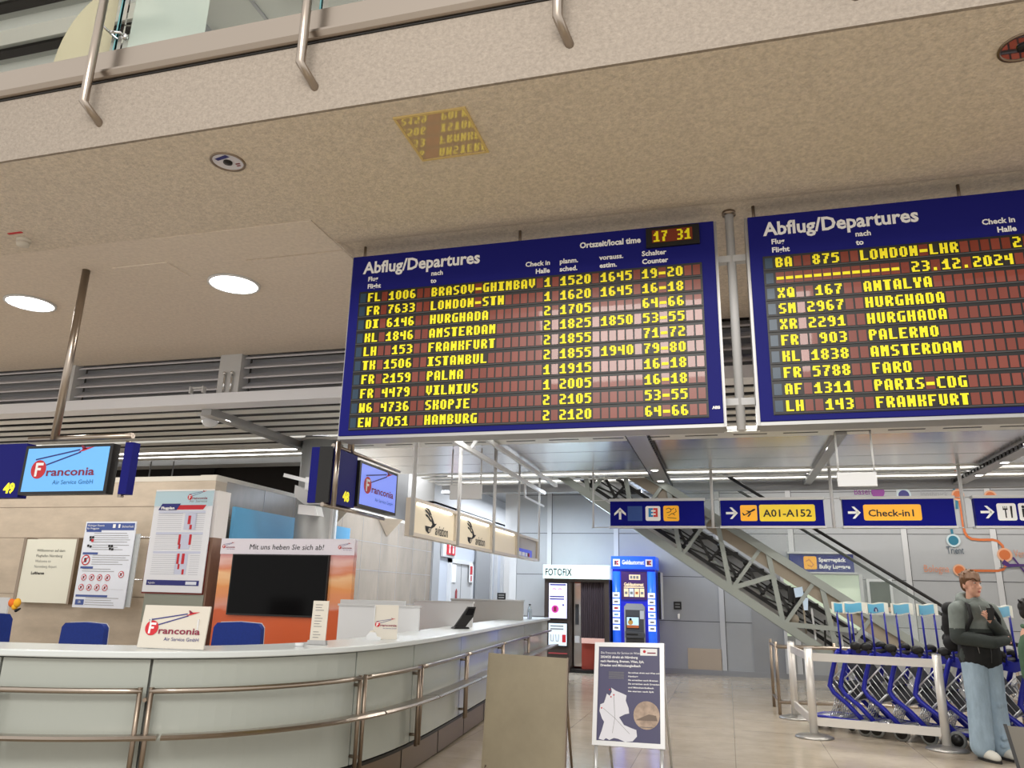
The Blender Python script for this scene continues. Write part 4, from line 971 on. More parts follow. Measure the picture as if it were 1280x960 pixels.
# ================================================================== DIRECTION SIGNS
SY = 13.2; Z0, Z1 = 2.635, 3.055
def arrow(mb, F, cx, cy, s, right=True):
    P = lambda pts: [(cx+a*s, cy+b*s) for a, b in pts] if right else [(cx-b*s, cy+a*s) for a, b in pts]
    for pts in ([(-.5, -.1), (.3, -.1), (.3, .1), (-.5, .1)], [(.5, 0), (.02, .5), (-.18, .5), (.22, .0)], [(.5, 0), (.22, 0), (-.18, -.5), (.02, -.5)]): mb.poly(F, P(pts), TXT, .003)
def dsign(x0, x1, lab, draw):
    t = thing('direction_sign', lab, 'sign', ((x0+x1)/2, SY, Z0), 'blue hanging direction signs')
    m = MB(); m.box(x0, x1, SY, SY+.12, Z0, Z1, SIGNB); pn = m.build('sign_box', t)
    m = MB(); m.box(x0-.02, x1+.02, SY-.01, SY+.13, Z1, Z1+.045, LGREY); m.box(x0-.02, x1+.02, SY-.01, SY+.13, Z0-.035, Z0, LGREY); m.build('edge_rails', t)
    m = MB(); draw(m, Fr((x0, SY, Z0), X_, Z_)); m.build('symbols', pn)
    return t
def d1(m, F):
    arrow(m, F, .17, .21, .2, False); m.rect(F, .30, .085, .25, .25, mat('sign_teal', S(20, 66, 140), .3), .002)
    m.rrect(F, .605, .085, .25, .25, .03, TXT, .003)
    B_, Rr = mat('ec_blue', S(40, 130, 190), .4), mat('ec_red', S(214, 60, 56), .4)
    m.rect(F, .655, .15, .075, .15, B_, .004); m.rect(F, .735, .15, .075, .15, Rr, .004)
    for y in (.185, .24): m.rect(F, .70, y, .075, .025, TXT, .005)
    m.rrect(F, .905, .08, .26, .26, .03, AMBER, .003)
    for p in ([(.95, .28), (1.0, .30), (1.04, .27), (1.09, .30)], [(.96, .22), (1.03, .24), (1.03, .29)], [(1.06, .20), (1.12, .24), (1.11, .29)], [(.99, .17), (1.05, .21), (1.10, .18)], [(.97, .14), (1.12, .125)]): m.path(F, p, .01, KTXT, .005)
def d2(m, F):
    arrow(m, F, .18, .21, .19); m.rrect(F, .315, .08, .265, .26, .025, AMBER, .003)
    m.poly(F, [(.36, .17), (.38, .17), (.55, .255), (.555, .28), (.52, .275)], KTXT, .005); m.poly(F, [(.40, .25), (.43, .25), (.50, .235), (.46, .21)], KTXT, .005); m.poly(F, [(.42, .15), (.46, .205), (.49, .21), (.45, .15)], KTXT, .005); m.poly(F, [(.34, .215), (.355, .215), (.39, .18), (.36, .17)], KTXT, .005)
    m.rrect(F, .615, .075, .86, .27, .03, YELS, .003); m.text(F, 'A01-A152', .675, .15, .115, KTXT, .005, w=.745, bold=.006)
def d3(m, F):
    arrow(m, F, .165, .21, .19); m.rrect(F, .30, .085, .835, .25, .03, AMBER, .003); m.text(F, 'Check-in1', .365, .15, .105, KTXT, .005, w=.66, bold=.005)
def d4(m, F):
    arrow(m, F, .165, .21, .19); m.rrect(F, .295, .08, .26, .26, .03, TXT, .003)
    m.rect(F, .40, .12, .018, .13, KTXT, .005); m.rect(F, .375, .24, .065, .022, KTXT, .005); m.poly(F, [(.475, .12), (.495, .12), (.505, .30), (.475, .30)], KTXT, .005)
    for k in range(3): m.rect(F, .378+k*.024, .25, .01, .045, KTXT, .005)
    m.rrect(F, .585, .08, .26, .26, .03, TXT, .003); m.dot(F, .65, .285, .022, KTXT, .005); m.rect(F, .63, .13, .04, .13, KTXT, .005); m.dot(F, .77, .285, .022, KTXT, .005); m.poly(F, [(.73, .13), (.81, .13), (.77, .26)], KTXT, .005)
dsign(-1.885, -.305, 'blue sign with an up arrow, a bank symbol and an orange symbol', d1)
dsign(-.04, 1.57, 'blue sign with a right arrow, plane symbol and yellow A01-A152 label', d2)
dsign(1.855, 3.46, 'blue sign with a right arrow and amber Check-in1 label', d3)
dsign(3.74, 5.35, 'blue sign with a right arrow and a fork and knife symbol, cut by the frame', d4)
for x, lab in ((-2.19, 'thin grey hanger rod left of the bank symbol sign'), (-.172, 'thin grey hanger rod between the bank sign and the gate sign'), (1.71, 'thin grey hanger rod between the gate sign and the check-in sign'), (3.6, 'thin grey hanger rod between the check-in sign and the restaurant sign')):
    t = thing('hanger_rod', lab, 'rod', (x, SY+.06, Z0-.03), 'hanger rods of the direction signs')
    m = MB(); m.tube([(x, SY+.06, Z0-.03), (x, SY+.06, 3.6)], .026 if x > -2 else .016, LGREY, 10); m.build('rod', t)
    m = MB()
    for z in (Z1+.025, Z0-.02): m.tube([(x-.03 if x < -2 else x-.10, SY+.06, z), (x+.26 if x < -2 else x+.10, SY+.06, z)], .008, LGREY)
    m.build('tie_bars', t)

# ================================================================== BACK WALL THINGS
F = Fr((0, BY-.016, 0), X_, Z_)
def W(px, py): p = AY(px, py, BY-.004); return p.x, p.z
M5 = lambda x, y: W(1040+x/5.333, 580+y/5.333)
OR = mat('route_orange', S(196, 106, 56), .5); ORP = mat('route_orange_pale', S(214, 164, 132), .5); TEAL = mat('route_teal', S(40, 110, 134), .5); PURP = mat('route_purple', S(136, 60, 140), .5); NVY2 = mat('route_navy', S(56, 52, 120), .5); PALE = mat('route_halo', S(190, 206, 210), .5)
mr = thing('route_map', 'painted route map with coloured lines and city names on the back wall', 'mural', (4.4, BY-.01, 2))
def route(pts, m_, name, w=.045):
    m = MB(); m.path(F, [M5(*p) for p in pts], w, m_, .0); m.build(name, mr)
route([(822, 20), (825, 108), (838, 200), (860, 300), (872, 400), (882, 450), (900, 482), (930, 500), (980, 505), (1070, 505), (1105, 515), (1135, 545), (1150, 600), (1160, 650), (1155, 685), (1138, 704), (1105, 712), (848, 710)], OR, 'orange_line')
route([(740, 60), (748, 110), (765, 128), (800, 145), (812, 165), (828, 210), (832, 300)], TEAL, 'teal_line'); route([(795, 430), (808, 510)], TEAL, 'teal_line'); route([(462, 60), (478, 205)], NVY2, 'navy_line'); route([(297, 90), (305, 188)], PURP, 'purple_line')
m = MB()
for x, y, c_, h_, r in ((848, 708, OR, ORP, .10), (1150, 606, OR, ORP, .115), (838, 207, OR, ORP, .10), (1055, 215, OR, ORP, .10), (808, 510, TEAL, PALE, .11), (478, 208, NVY2, PALE, .12), (305, 188, PURP, PURP, .11)):
    m = MB(); a, b = M5(x, y); m.dot(F, a, b, r*1.12, h_, .002); m.dot(F, a, b, r*.82, c_, .003); m.build('station_dot', mr)
m = MB()
for s_, x0, y0, x1, c_, sz in (('Basel', 145, 205, 250, PURP, .13), ('Innsbruck', 590, 222, 775, MGREY, .13), ('Trient', 765, 598, 880, mat('mural_ink', S(62, 78, 92), .5), .14), ('Bologna', 612, 720, 782, mat('mural_orange_ink', S(206, 142, 112), .5), .14), ('Venedig', 1215, 622, 1360, mat('mural_orange_ink', S(206, 142, 112), .5), .14)):
    m = MB(); a, b = M5(x0, y0); a2, _ = M5(x1, y0); m.text(F, s_, a, b, sz, c_, .002, w=a2-a); m.build('city_name', mr)
a, b = M5(1235, 695); m = MB(); m.poly(F, [(a-.25, b+.08), (a-.16, b+.02), (a+.35, b+.03), (a+.4, b+.07), (a, b+.08), (a-.12, b+.08), (a-.2, b+.16)], mat('plane_purple', S(74, 42, 110), .5), .003); m.line(F, (a-.05, b+.2), (a+.15, b-.14), .03, mat('plane_purple', S(74, 42, 110), .5), .004); m.line(F, (a-.3, b), (a+.3, b+.05), .012, mat('mural_ink', S(62, 78, 92), .5), .005); m.build('plane', mr)
# bulky luggage counter: sign and pale window
t = thing('luggage_sign', 'blue bulky luggage sign on the back wall behind the escalator', 'sign', (1.82, BY-.1, 2.04))
m = MB(); m.box(1.24, 2.42, BY-.14, BY, 2.03, 2.38, SIGNB); pn = m.build('sign_box', t); m = MB(); m.box(1.2, 2.46, BY-.16, BY, 2.38, 2.42, LGREY); m.box(1.2, 2.46, BY-.16, BY, 2.0, 2.03, LGREY); m.build('edge_rails', t)
m = MB(); F2 = Fr((1.24, BY-.14, 2.03), X_, Z_); m.rrect(F2, .26, .05, .24, .25, .03, AMBER, .002); m.path(F2, [(.3, .2), (.36, .24), (.44, .14), (.4, .1), (.33, .13)], .014, OR, .004); m.text(F2, 'Sperrgepäck', .54, .20, .075, TXT, .003, w=.50, bold=.008); m.text(F2, 'Bulky Luggage', .54, .07, .075, TXT, .003, w=.57, bold=.008); m.build('lettering', pn)
m = MB(); m.box(1.1, 2.5, BY-.04, BY-.02, .8, 1.98, mat('lit_frosted_pane', S(206, 220, 196), .4, emit=.25)); m.box(2.5, 2.56, BY-.08, BY, .1, 2.0, LGREY); m.box(1.04, 1.1, BY-.08, BY, .1, 2.0, LGREY); m.box(1.1, 2.5, BY-.06, BY, 1.98, 2.0, LGREY)
struct(m, 'window_1', 'pale lit frosted window below the bulky luggage sign', 'window')
t = thing('framed_picture', 'dark framed picture on the back wall right of the bulky luggage window', 'picture', (2.95, BY-.03, 1.3))
a = AY(1086, 727, BY); b = AY(1115, 766, BY); m = MB(); m.box(a.x-.05, b.x+.05, BY-.04, BY, b.z-.05, a.z+.05, WHITE); m.build('frame', t)
m = MB(); m.box(a.x, b.x, BY-.045, BY-.04, b.z, a.z, mat('picture_dark', S(52, 58, 50), .3, noise=(6, .5))); m.box(a.x, b.x, BY-.047, BY-.045, b.z+.02, b.z+.1, mat('picture_strip', S(206, 170, 146), .4)); m.build('picture', t)
# small black plates
for px, lab in (((842, 752, 852, 762), 'small black plate on the back wall right of the cash machine'), ((622, 741, 632, 750), 'small black plate on the grey pier left of the photo booth')):
    Yp = BY if px[0] > 700 else 16.88
    a = AY(px[0], px[1], Yp); b = AY(px[2], px[3], Yp)
    m = MB(); m.box(a.x, b.x, Yp-.025, Yp, b.z, a.z, BLACK); F2 = Fr((a.x, Yp-.025, b.z), X_, Z_)
    for k in (.25, .6): m.rect(F2, .03, (a.z-b.z)*k, (b.x-a.x)-.06, .025, GTXT, .002)
    tag(m.build('wall_plate'), lab, 'plate')
# fire door and fire sign on the corridor wall
m = MB(); m.box(-6.75, -6.70, 18.55, 20.2, 0, 2.2, LGREY); m.box(-6.70, -6.69, 19.35, 19.37, 0, 2.2, MGREY); m.box(-6.75, -6.66, 18.45, 18.55, 0, 2.3, WHITE); m.box(-6.75, -6.66, 20.2, 20.3, 0, 2.3, WHITE); m.box(-6.75, -6.66, 18.45, 20.3, 2.2, 2.3, WHITE)
struct(m, 'door_2', 'pale grey double door in the corridor wall', 'door')
t = thing('fire_sign', 'red and white fire equipment sign above the corridor door', 'sign', (-6.68, 18.3, 2.4)); F2 = Fr((-6.66, 17.85, 2.32), Y_, Z_)
m = MB(); m.prism(F2, [(0, 0), (.95, 0), (.95, .42), (0, .42)], -.06, 0, LGREY); m.prism(F2, [(.24, .06), (.80, .06), (.80, .37), (.24, .37)], 0, .03, RED); bd = m.build('plate', t)
m = MB(); m.dot(F2, .38, .27, .045, TXT, .034); m.rect(F2, .34, .10, .08, .12, TXT, .034); m.dot(F2, .64, .27, .05, TXT, .034); m.rect(F2, .59, .10, .10, .16, TXT, .034); m.rect(F2, .51, .06, .02, .31, mat('dark_red', S(110, 20, 24), .5), .034); m.build('symbols', bd)
t = thing('notice_sheet', 'small red and white notice on the pale corridor door', 'notice', (-6.68, 20.0, 1.9)); F2 = Fr((-6.66, 19.9, 1.75), Y_, Z_)
m = MB(); m.prism(F2, [(0, 0), (.3, 0), (.3, .5), (0, .5)], 0, .01, TXT); m.rect(F2, .05, .2, .2, .22, RED, .013); m.rect(F2, .12, .03, .1, .14, RED, .013); m.build('sheet', t)
t = thing('notice_sheet', 'blank white notice on the left leaf of the corridor door', 'notice', (-6.68, 18.7, 1.9)); F2 = Fr((-6.69, 18.62, 1.72), Y_, Z_); m = MB(); m.prism(F2, [(0, 0), (.3, 0), (.3, .45), (0, .45)], 0, .01, TXT); m.build('sheet', t)
t = thing('fire_extinguisher', 'small red extinguisher mark low on the left leaf of the corridor door', 'notice', (-6.68, 19.0, 1.3)); F2 = Fr((-6.69, 18.95, 1.25), Y_, Z_); m = MB(); m.prism(F2, [(0, 0), (.12, 0), (.12, .26), (.06, .32), (0, .26)], 0, .01, mat('dull_red', S(150, 60, 62), .5)); m.build('sheet', t)
# high window of the corridor
m = MB(); m.box(-6.9, -6.70, 18.9, 22.2, 3.0, 3.06, WHITE); m.box(-6.9, -6.70, 18.9, 22.2, 3.5, 3.56, WHITE)
for y in (18.9, 20.4, 22.1): m.box(-6.76, -6.70, y, y+.06, 3.06, 3.5, BLACK if y == 20.4 else WHITE)
m.box(-6.745, -6.74, 18.9, 22.2, 3.06, 3.5, mat('high_pane', S(210, 214, 220), .2)); struct(m, 'window_2', 'white framed high window over the corridor', 'window')

# ---- photo booth
PY = 15.65
a = AY(681, 706, PY); b = AY(761, 709, PY); bx0, bx1 = a.x, b.x; bt = a.z; DKB = mat('booth_brown', S(58, 48, 44), .45)
t = thing('photo_booth', 'brown photo booth with a lit white FOTOFIX header and dark curtain', 'photo booth', ((bx0+bx1)/2, PY+.45, 0)); bw_ = bx1-bx0
m = MB(); m.box(bx0, bx0+bw_*.40, PY, BY-.05, .03, bt-.27, DKB); m.box(bx1-.10, bx1, PY, BY-.05, .03, bt-.27, DKB); m.box(bx0, bx1, PY+.5, BY-.05, .03, bt-.27, mat('booth_red_inside', S(176, 84, 66), .5)); m.box(bx0, bx1, PY+.02, BY-.05, .0, .06, BLACK); m.box(bx0+bw_*.4, bx1-.1, PY, PY+.05, bt-.33, bt-.27, DKB); m.build('cabinet', t)
m = MB(); m.box(bx0-.02, bx1+.02, PY-.06, BY-.05, bt-.27, bt, mat('booth_header_lit', S(226, 246, 240), .4, emit=.28)); hd = m.build('header', t)
F2 = Fr((bx0-.02, PY-.06, bt-.27), X_, Z_); m = MB(); m.text(F2, 'FOTOFIX', .04, .06, .14, mat('booth_ink', S(20, 28, 30), .7), .006, w=.56, bold=.008); m.build('lettering', hd)
F2 = Fr((bx0, PY, 0), X_, Z_)
def scr_panel(x, y, w, h, base, name, pr):
    m = MB(); m.prism(F2, [(x-.02, y-.02), (x+w+.02, y-.02), (x+w+.02, y+h+.02), (x-.02, y+h+.02)], 0, .02, BLACK); p = m.build(name, t)
    m = MB(); m.rect(F2, x, y, w, h, base, .023); q = m.build('lit_face', p)
    m = MB(); pr(m, x, y, w, h); m.build('print', q)
LIL = mat('booth_screen', S(206, 200, 236), .3, emit=.55); LIL2 = mat('booth_poster', S(206, 222, 232), .3, emit=.4); MAG = mat('booth_magenta', S(200, 60, 150), .4, emit=.2)
def s1(m, x, y, w, h):
    m.rect(F2, x+.02, y+h*.78, w-.04, h*.14, mat('lilac_pale', S(226, 200, 232), .4, emit=.3), .026); m.rect(F2, x+.02, y+h*.94, w-.04, h*.04, NAVY, .026)
    for k in (.3, .62): m.path(F2, [(x+w*(k-.1), y+h*.83), (x+w*k, y+h*.85), (x+w*(k+.1), y+h*.82)], .012, MAG, .028)
    for k in (.60, .53): m.rect(F2, x+w*.05, y+h*k, w*.8, h*.035, NAVY, .026)
    m.dot(F2, x+w*.35, y+h*.26, w*.2, MAG, .026); m.rect(F2, x+w*.27, y+h*.19, w*.16, h*.14, MAROON, .028); m.dot(F2, x+w*.8, y+h*.38, w*.05, NAVY, .026)
def s2(m, x, y, w, h):
    for k in (.85, .72): m.rect(F2, x+w*.1, y+h*k, w*.72, h*.06, GTXT, .026)
    for k in (.12, .4): m.path(F2, [(x+w*k, y+h*.5), (x+w*(k+.02), y+h*.2), (x+w*(k+.14), y+h*.2), (x+w*(k+.16), y+h*.5)], .012, GTXT, .026)
    m.rect(F2, x+w*.75, y+h*.15, w*.2, h*.35, RED, .026)
scr_panel(.10, 1.02, .37, .68, LIL, 'advert_screen', s1); scr_panel(.10, .50, .37, .42, LIL2, 'lower_poster', s2)
m = MB(); m.rect(F2, .10, .34, .38, .025, mat('dull_red', S(150, 60, 62), .5), .01); m.build('red_strip', t)
x0 = bx0+bw_*.42
m = MB(); m.box(x0, x0+.18, PY+.30, PY+.34, .10, bt-.35, mat('booth_mirror', S(216, 206, 198), .12, .7)); m.box(x0+.03, x0+.10, PY+.28, PY+.30, .9, 1.3, DGREY); m.box(x0+.02, x0+.12, PY+.27, PY+.30, .55, .68, TXT); m.build('inner_panel', t)
m = MB(); n = 56; x1 = bx0+bw_*.56; x2 = bx1-.10; vs = []
for i in range(n+1):
    x = x1 + (x2-x1)*i/n; y = PY+.05 + .022*math.sin(i*1.25) + .008*math.sin(i*.47)
    vs += [(x, y, .66), (x, y, bt-.32)]
m.add(vs, [(2*i, 2*i+2, 2*i+3, 2*i+1) for i in range(n)], mat('curtain_plum', S(62, 50, 54), .85), True); m.build('curtain', t)
m = MB(); m.box(x1+.02, x2, PY+.02, PY+.30, .56, .66, mat('booth_bench', S(222, 178, 166), .5)); m.build('seat', t)
m = MB(); m.box(x1-.02, x2, PY+.26, PY+.30, .06, .56, mat('booth_red', S(170, 70, 56), .45)); m.build('lower_panel', t)

# ---- cash machine
AYY = 15.75
a = AY(763.5, 695, AYY); b = AY(819, 696, AYY); ax0, ax1 = a.x, b.x; at_ = a.z; aw = ax1-ax0
ATB = mat('cash_blue', S(30, 40, 190), .3, emit=.12); ATBL = mat('cash_blue_lit', S(40, 100, 235), .3, emit=.5)
t = thing('cash_machine', 'tall bright blue cash machine with lit side columns and Geldautomat header', 'cash machine', ((ax0+ax1)/2, AYY+.4, 0))
m = MB(); m.box(ax0+.02, ax1-.02, AYY+.08, BY-.05, .0, at_-.25, ATB); m.build('cabinet', t)
m = MB(); vs = []
for i in range(13):
    s_ = -1+2*i/12; vs.append((ax0+aw*i/12, AYY+.04*s_*s_))
Fh = Fr((0, 0, 0), X_, Vector((0, 1, 0)))
m.prism(Fh, vs + [(ax1, BY-.05), (ax0, BY-.05)], at_-.25, at_, mat('cash_header', S(36, 90, 230), .35, emit=.4)); hd = m.build('header', t)
F2 = Fr((ax0, AYY-.006, 0), X_, Z_); m = MB(); m.text(F2, 'Geldautomat', aw*.5, at_-.16, .085, TXT, .002, 'c', w=aw*.5, bold=.006)
def kmark(m, x, y, s, l):
    m.rect(F2, x, y, s, s, TXT, l); m.rect(F2, x+s*.2, y+s*.2, s*.28, s*.6, mat('k_dark', S(90, 40, 60), .5), l+.002); m.rect(F2, x+s*.5, y+s*.2, s*.3, s*.6, RED, l+.002); m.poly(F2, [(x+s*.8, y+s*.35), (x+s*.8, y+s*.65), (x+s*.58, y+s*.5)], TXT, l+.004)
kmark(m, aw*.05, at_-.20, .14, .0); kmark(m, aw*.78, at_-.20, .14, .0); m.build('lettering', hd)
for sx, xx in ((0, ax0+.02), (1, ax1-.17)):
    m = MB(); m.lathe([(.085, .05), (.085, at_-.30)], (xx+.075, AYY+.10, 0), ATBL, 20); co_ = m.build('lit_column', t)
    m = MB(); F3 = Fr((xx+.005, AYY+.012, 0), X_, Z_)
    for k in range(6):
        m.rect(F3, .0, 1.45-k*.125, .14, .10, mat('card_lit', S(236, 236, 246), .4, emit=.5), .0); m.rect(F3, .03, 1.48-k*.125, .08, .035, (RED if k == 2 else mat('card_blue', S(110, 170, 220), .4) if k == 3 else GTXT), .003)
    m.build('card_marks', co_)
F2 = Fr((ax0, AYY+.075, 0), X_, Z_)
m = MB(); m.prism(F2, [(aw*.22, 1.42), (aw*.80, 1.42), (aw*.80, at_-.30), (aw*.22, at_-.30)], 0, .02, mat('cash_plum', S(70, 40, 100), .35)); up_ = m.build('upper_panel', t)
m = MB(); CRM = mat('cash_cream', S(240, 214, 170), .4, emit=.35); m.rect(F2, aw*.40, 1.80, aw*.25, .10, CRM, .023); m.text(F2, 'Geldautomat', aw*.5, 1.68, .065, CRM, .023, 'c', w=aw*.44, bold=.006); m.rect(F2, aw*.28, 1.645, aw*.45, .02, CRM, .023)
for k in range(4): m.rect(F2, aw*(.28+k*.118), 1.47, aw*.10, .16, CRM if k != 1 else TXT, .023); m.rect(F2, aw*(.30+k*.118), 1.52, aw*.06, .05, (OR if k == 2 else GTXT), .026)
for k in range(3): m.rect(F2, aw*(.42+k*.07), 1.82, aw*.055, .06, GTXT, .026)
m.build('print', up_)
m = MB(); m.prism(F2, [(aw*.28, .30), (aw*.74, .30), (aw*.74, 1.28), (aw*.68, 1.34), (aw*.34, 1.34), (aw*.28, 1.28)], 0, .05, MGREY); m.prism(F2, [(aw*.31, .42), (aw*.71, .42), (aw*.71, 1.22), (aw*.31, 1.22)], .05, .055, DGREY); fc = m.build('fascia', t)
m = MB(); m.rect(F2, aw*.33, .86, aw*.28, .24, BLACK, .057); m.rect(F2, aw*.34, .88, aw*.26, .20, mat('cash_screen', S(170, 200, 220), .2, emit=.6), .060); m.rect(F2, aw*.34, .88, aw*.26, .05, OR, .062); m.dot(F2, aw*.42, .985, .05, mat('picture_amber', S(200, 150, 70), .4), .063); m.dot(F2, aw*.42, 1.04, .025, KTXT, .064); m.build('screen', fc)
m = MB(); m.prism(F2, [(aw*.31, .70), (aw*.72, .70), (aw*.72, .80), (aw*.31, .82)], .05, .14, DGREY); m.rect(F2, aw*.34, .745, aw*.25, .03, BLACK, .143); m.build('keypad_shelf', fc)
m = MB(); m.rect(F2, aw*.63, 1.05, aw*.09, .16, LGREY, .06); m.build('side_label', fc)
m = MB(); m.box(ax1+.02, ax1+.07, AYY+.25, AYY+.7, 1.05, at_-.30, BLACK); m.box(ax1+.07, ax1+.085, AYY+.25, AYY+.7, 1.05, at_-.30, LGREY); m.build('side_panel', t)

# ================================================================== ESCALATOR
EY0, EY1 = 14.0, 15.2; SL = .67
def bz(x): return .73 + SL*(1.41-x)             # bottom chord
ESC = mat('truss_grey', S(152, 158, 152), .4, .3); ESK = mat('escalator_black', S(26, 25, 24), .45); ESI = mat('escalator_inner', S(150, 140, 124), .6)
t = thing('escalator', 'escalator rising to the left with an open truss side showing its black chain', 'escalator', (1.0, 14.6, 0))
X0, X1 = -3.6, 2.45
for Y, nm in ((EY0, 'near'), (EY1, 'far')):
    m = MB(); m.bar((X0, Y, bz(X0)), (X1, Y, bz(X1)), .10, .14, ESC); m.build('bottom_chord', t)
    m = MB(); m.bar((X0, Y, bz(X0)+1.08), (X1+.9, Y, bz(X1+.9)+1.08), .10, .13, ESC); m.build('top_chord', t)
k = 0; x = -2.40
while x < 2.0:
    m = MB(); m.bar((x, EY0, bz(x)), (x-.17, EY0, bz(x-.17)+1.05), .06, .08, ESC, (1, 0, 0)); m.build('strut', t)
    m = MB(); m.bar((x+.02, EY0, bz(x)), (x+.52, EY0, bz(x+.52)+1.02), .05, .06, ESC, (1, 0, 0)); m.build('strut', t)
    x += .82
m = MB(); m.bar((.87, EY0-.02, bz(.87)), (2.0, EY0-.02, 1.02), .05, .08, ESC); m.bar((.05, EY0-.02, bz(.05)), (.75, EY0-.02, bz(.05)+.22), .05, .08, ESC); m.build('stay_bars', t)
for off, nm in ((.20, 0), (.66, 1), (.30, 2)):
    m = MB(); m.bar((X0, EY0+.30, bz(X0)+off), (X1, EY0+.30, bz(X1)+off), .12, .06 if nm < 2 else .03, ESK if nm != 2 else ESC); m.build('guide_rail', t)
x = -2.6
while x < 1.5:
    z = bz(x)
    m = MB(); m.bar((x, EY0+.2, z+.62), (x+.24, EY0+.2, z+.14), .05, .05, ESK, (0, 1, 0)); m.bar((x, EY0+.2, z+.6), (x-.22, EY0+.2, z+.36), .04, .045, ESK, (0, 1, 0)); m.bar((x-.2, EY0+.2, z+.36), (x+.2, EY0+.2, z+.2), .03, .035, ESK, (0, 1, 0))
    sb = m.build('step_bracket', t)
    m = MB(); m.lathe([(.05, -.03), (.05, .03)], (x, EY0+.18, z+.64), ESK, 12, (0, 1, 0)); m.lathe([(.04, -.03), (.04, .03)], (x+.25, EY0+.18, z+.14), ESK, 12, (0, 1, 0)); m.build('roller', sb)
    m = MB(); m.box(x-.1, x+.3, EY0+.25, EY1-.1, z+.5, z+.55, DGREY); m.build('step_tread', sb)
    x += .42
m = MB(); m.tube([(X0, EY0+.24, bz(X0)+.47), (X1-.4, EY0+.24, bz(X1-.4)+.47)], .012, BLACK); m.tube([(X0, EY0+.24, bz(X0)+.40), (X1-.4, EY0+.24, bz(X1-.4)+.40)], .012, BLACK); m.build('chain', t)
m = MB(); m.add([(X0, EY0+.55, bz(X0)), (X1, EY0+.55, bz(X1)), (X1, EY0+.55, bz(X1)+.75), (X0, EY0+.55, bz(X0)+.75)], [(0, 1, 2, 3)], LGREY); m.add([(X0, EY0+.02, bz(X0)+.78), (X1+.6, EY0+.02, bz(X1+.6)+.78), (X1+.6, EY0+.02, bz(X1+.6)+1.03), (X0, EY0+.02, bz(X0)+1.03), (X0, EY0+.04, bz(X0)+.78), (X1+.6, EY0+.04, bz(X1+.6)+.78), (X1+.6, EY0+.04, bz(X1+.6)+1.03), (X0, EY0+.04, bz(X0)+1.03)], [(0, 1, 2, 3), (7, 6, 5, 4)], ESI); m.build('inner_cladding', t)
for Y in (EY0+.12, EY1-.12):
    g = MB(); g.add([(X0, Y, bz(X0)+1.15), (3.3, Y, bz(3.3)+1.15), (3.3, Y, bz(3.3)+1.95), (X0, Y, bz(X0)+1.95), (X0, Y+.012, bz(X0)+1.15), (3.3, Y+.012, bz(3.3)+1.15), (3.3, Y+.012, bz(3.3)+1.95), (X0, Y+.012, bz(X0)+1.95)], [(0, 1, 2, 3), (7, 6, 5, 4), (0, 4, 5, 1), (1, 5, 6, 2), (2, 6, 7, 3), (3, 7, 4, 0)], mat('escalator_glass', S(200, 216, 210), .05, alpha=.07)); g.build('glass_balustrade', t)
    m = MB(); pts = [(X0, Y, bz(X0)+2.0), (3.9, Y, bz(3.9)+2.0), (4.3, Y, bz(4.15)+2.0), (4.8, Y, bz(4.25)+1.98), (4.95, Y, bz(4.25)+1.85), (4.9, Y, bz(4.25)+1.7)]
    m.tube(pts, .028, BLACK, 10); m.build('handrail', t)
m = MB(); m.box(X1-.2, 4.2, EY0-.05, EY1+.05, .0, .08, STEELD); m.box(X1, 4.0, EY0, EY0+.06, .08, .7, MGREY); m.box(X1, 4.0, EY1-.06, EY1, .08, .7, MGREY); m.build('landing', t)
# drive motor parts at the foot of the truss
m = MB(); rnd = random.Random(9)
for k in range(9): a_ = 1.1+k*.14; m.bar((a_, EY0+.1, bz(a_)+.1), (a_+rnd.uniform(-.03, .03), EY0+.12, bz(a_)+.5+rnd.uniform(0, .2)), .03, .03, (ESK, ESI, LGREY)[k % 3], (1, 0, 0))
m.lathe([(.09, -.05), (.09, .05)], (1.05, EY0+.1, bz(1.05)+.2), ESI, 14, (0, 1, 0)); m.box(1.0, 1.3, EY0+.16, EY0+.24, bz(1.1)+.5, bz(1.1)+.75, ESK); m.build('drive_gear', t)
m = MB(); F2 = Fr((1.08, EY0-.02, 1.42), X_, Z_); m.poly(F2, [(0, .25), (.14, .28), (.16, .1), (.22, .1), (.2, -.1), (.14, -.1), (.12, .12), (.02, .1)], mat('pale_blue_cloth', S(196, 218, 240), .7), .0); m.poly(F2, [(0, .25), (.02, .1), (.12, .12), (.14, -.1), (.2, -.1), (.22, .1), (.16, .1), (.14, .28)], mat('pale_blue_cloth', S(196, 218, 240), .7), -.004); tag(m.build('cleaning_cloth'), 'pale blue cloth hanging in the open escalator truss', 'cloth')

# ================================================================== FREESTANDING PANELS
# poster stand seen from the front
PANB = mat('poster_navy', S(72, 70, 104), .35); PSIL = mat('stand_silver', S(206, 206, 206), .3, .5); MAPW = mat('map_white', S(222, 222, 230), .4)
tl, tr_ = AY(737, 803, 6.72), AY(823, 807, 6.66); bl, br = AY(740, 931, 6.52), AY(833, 937, 6.46)
ur = (tr_-tl).normalized(); F = Fr(bl, (br-bl), (tl-bl)); F = Fr(bl, F.r, (tl-bl) - F.r*(tl-bl).dot(F.r)); w = (br-bl).length*.985; h = (tl-bl).length
t = thing('poster_stand', 'silver framed poster stand holding a navy poster with a white map', 'poster stand', (bl.x+w/2, bl.y+.1, 0))
m = MB(); m.prism(F, [(.02, .02), (w-.02, .02), (w-.02, h-.02), (.02, h-.02)], -.02, -.006, PANB); pn = m.build('poster', t)
m = MB()
for a, b, c_, d in ((0, .035, 0, h), (w-.035, w, 0, h), (.035, w-.035, 0, .035), (.035, w-.035, h-.035, h)): m.prism(F, [(a, c_), (b, c_), (b, d), (a, d)], -.03, .006, PSIL)
m.build('frame', t, bevel=.004)
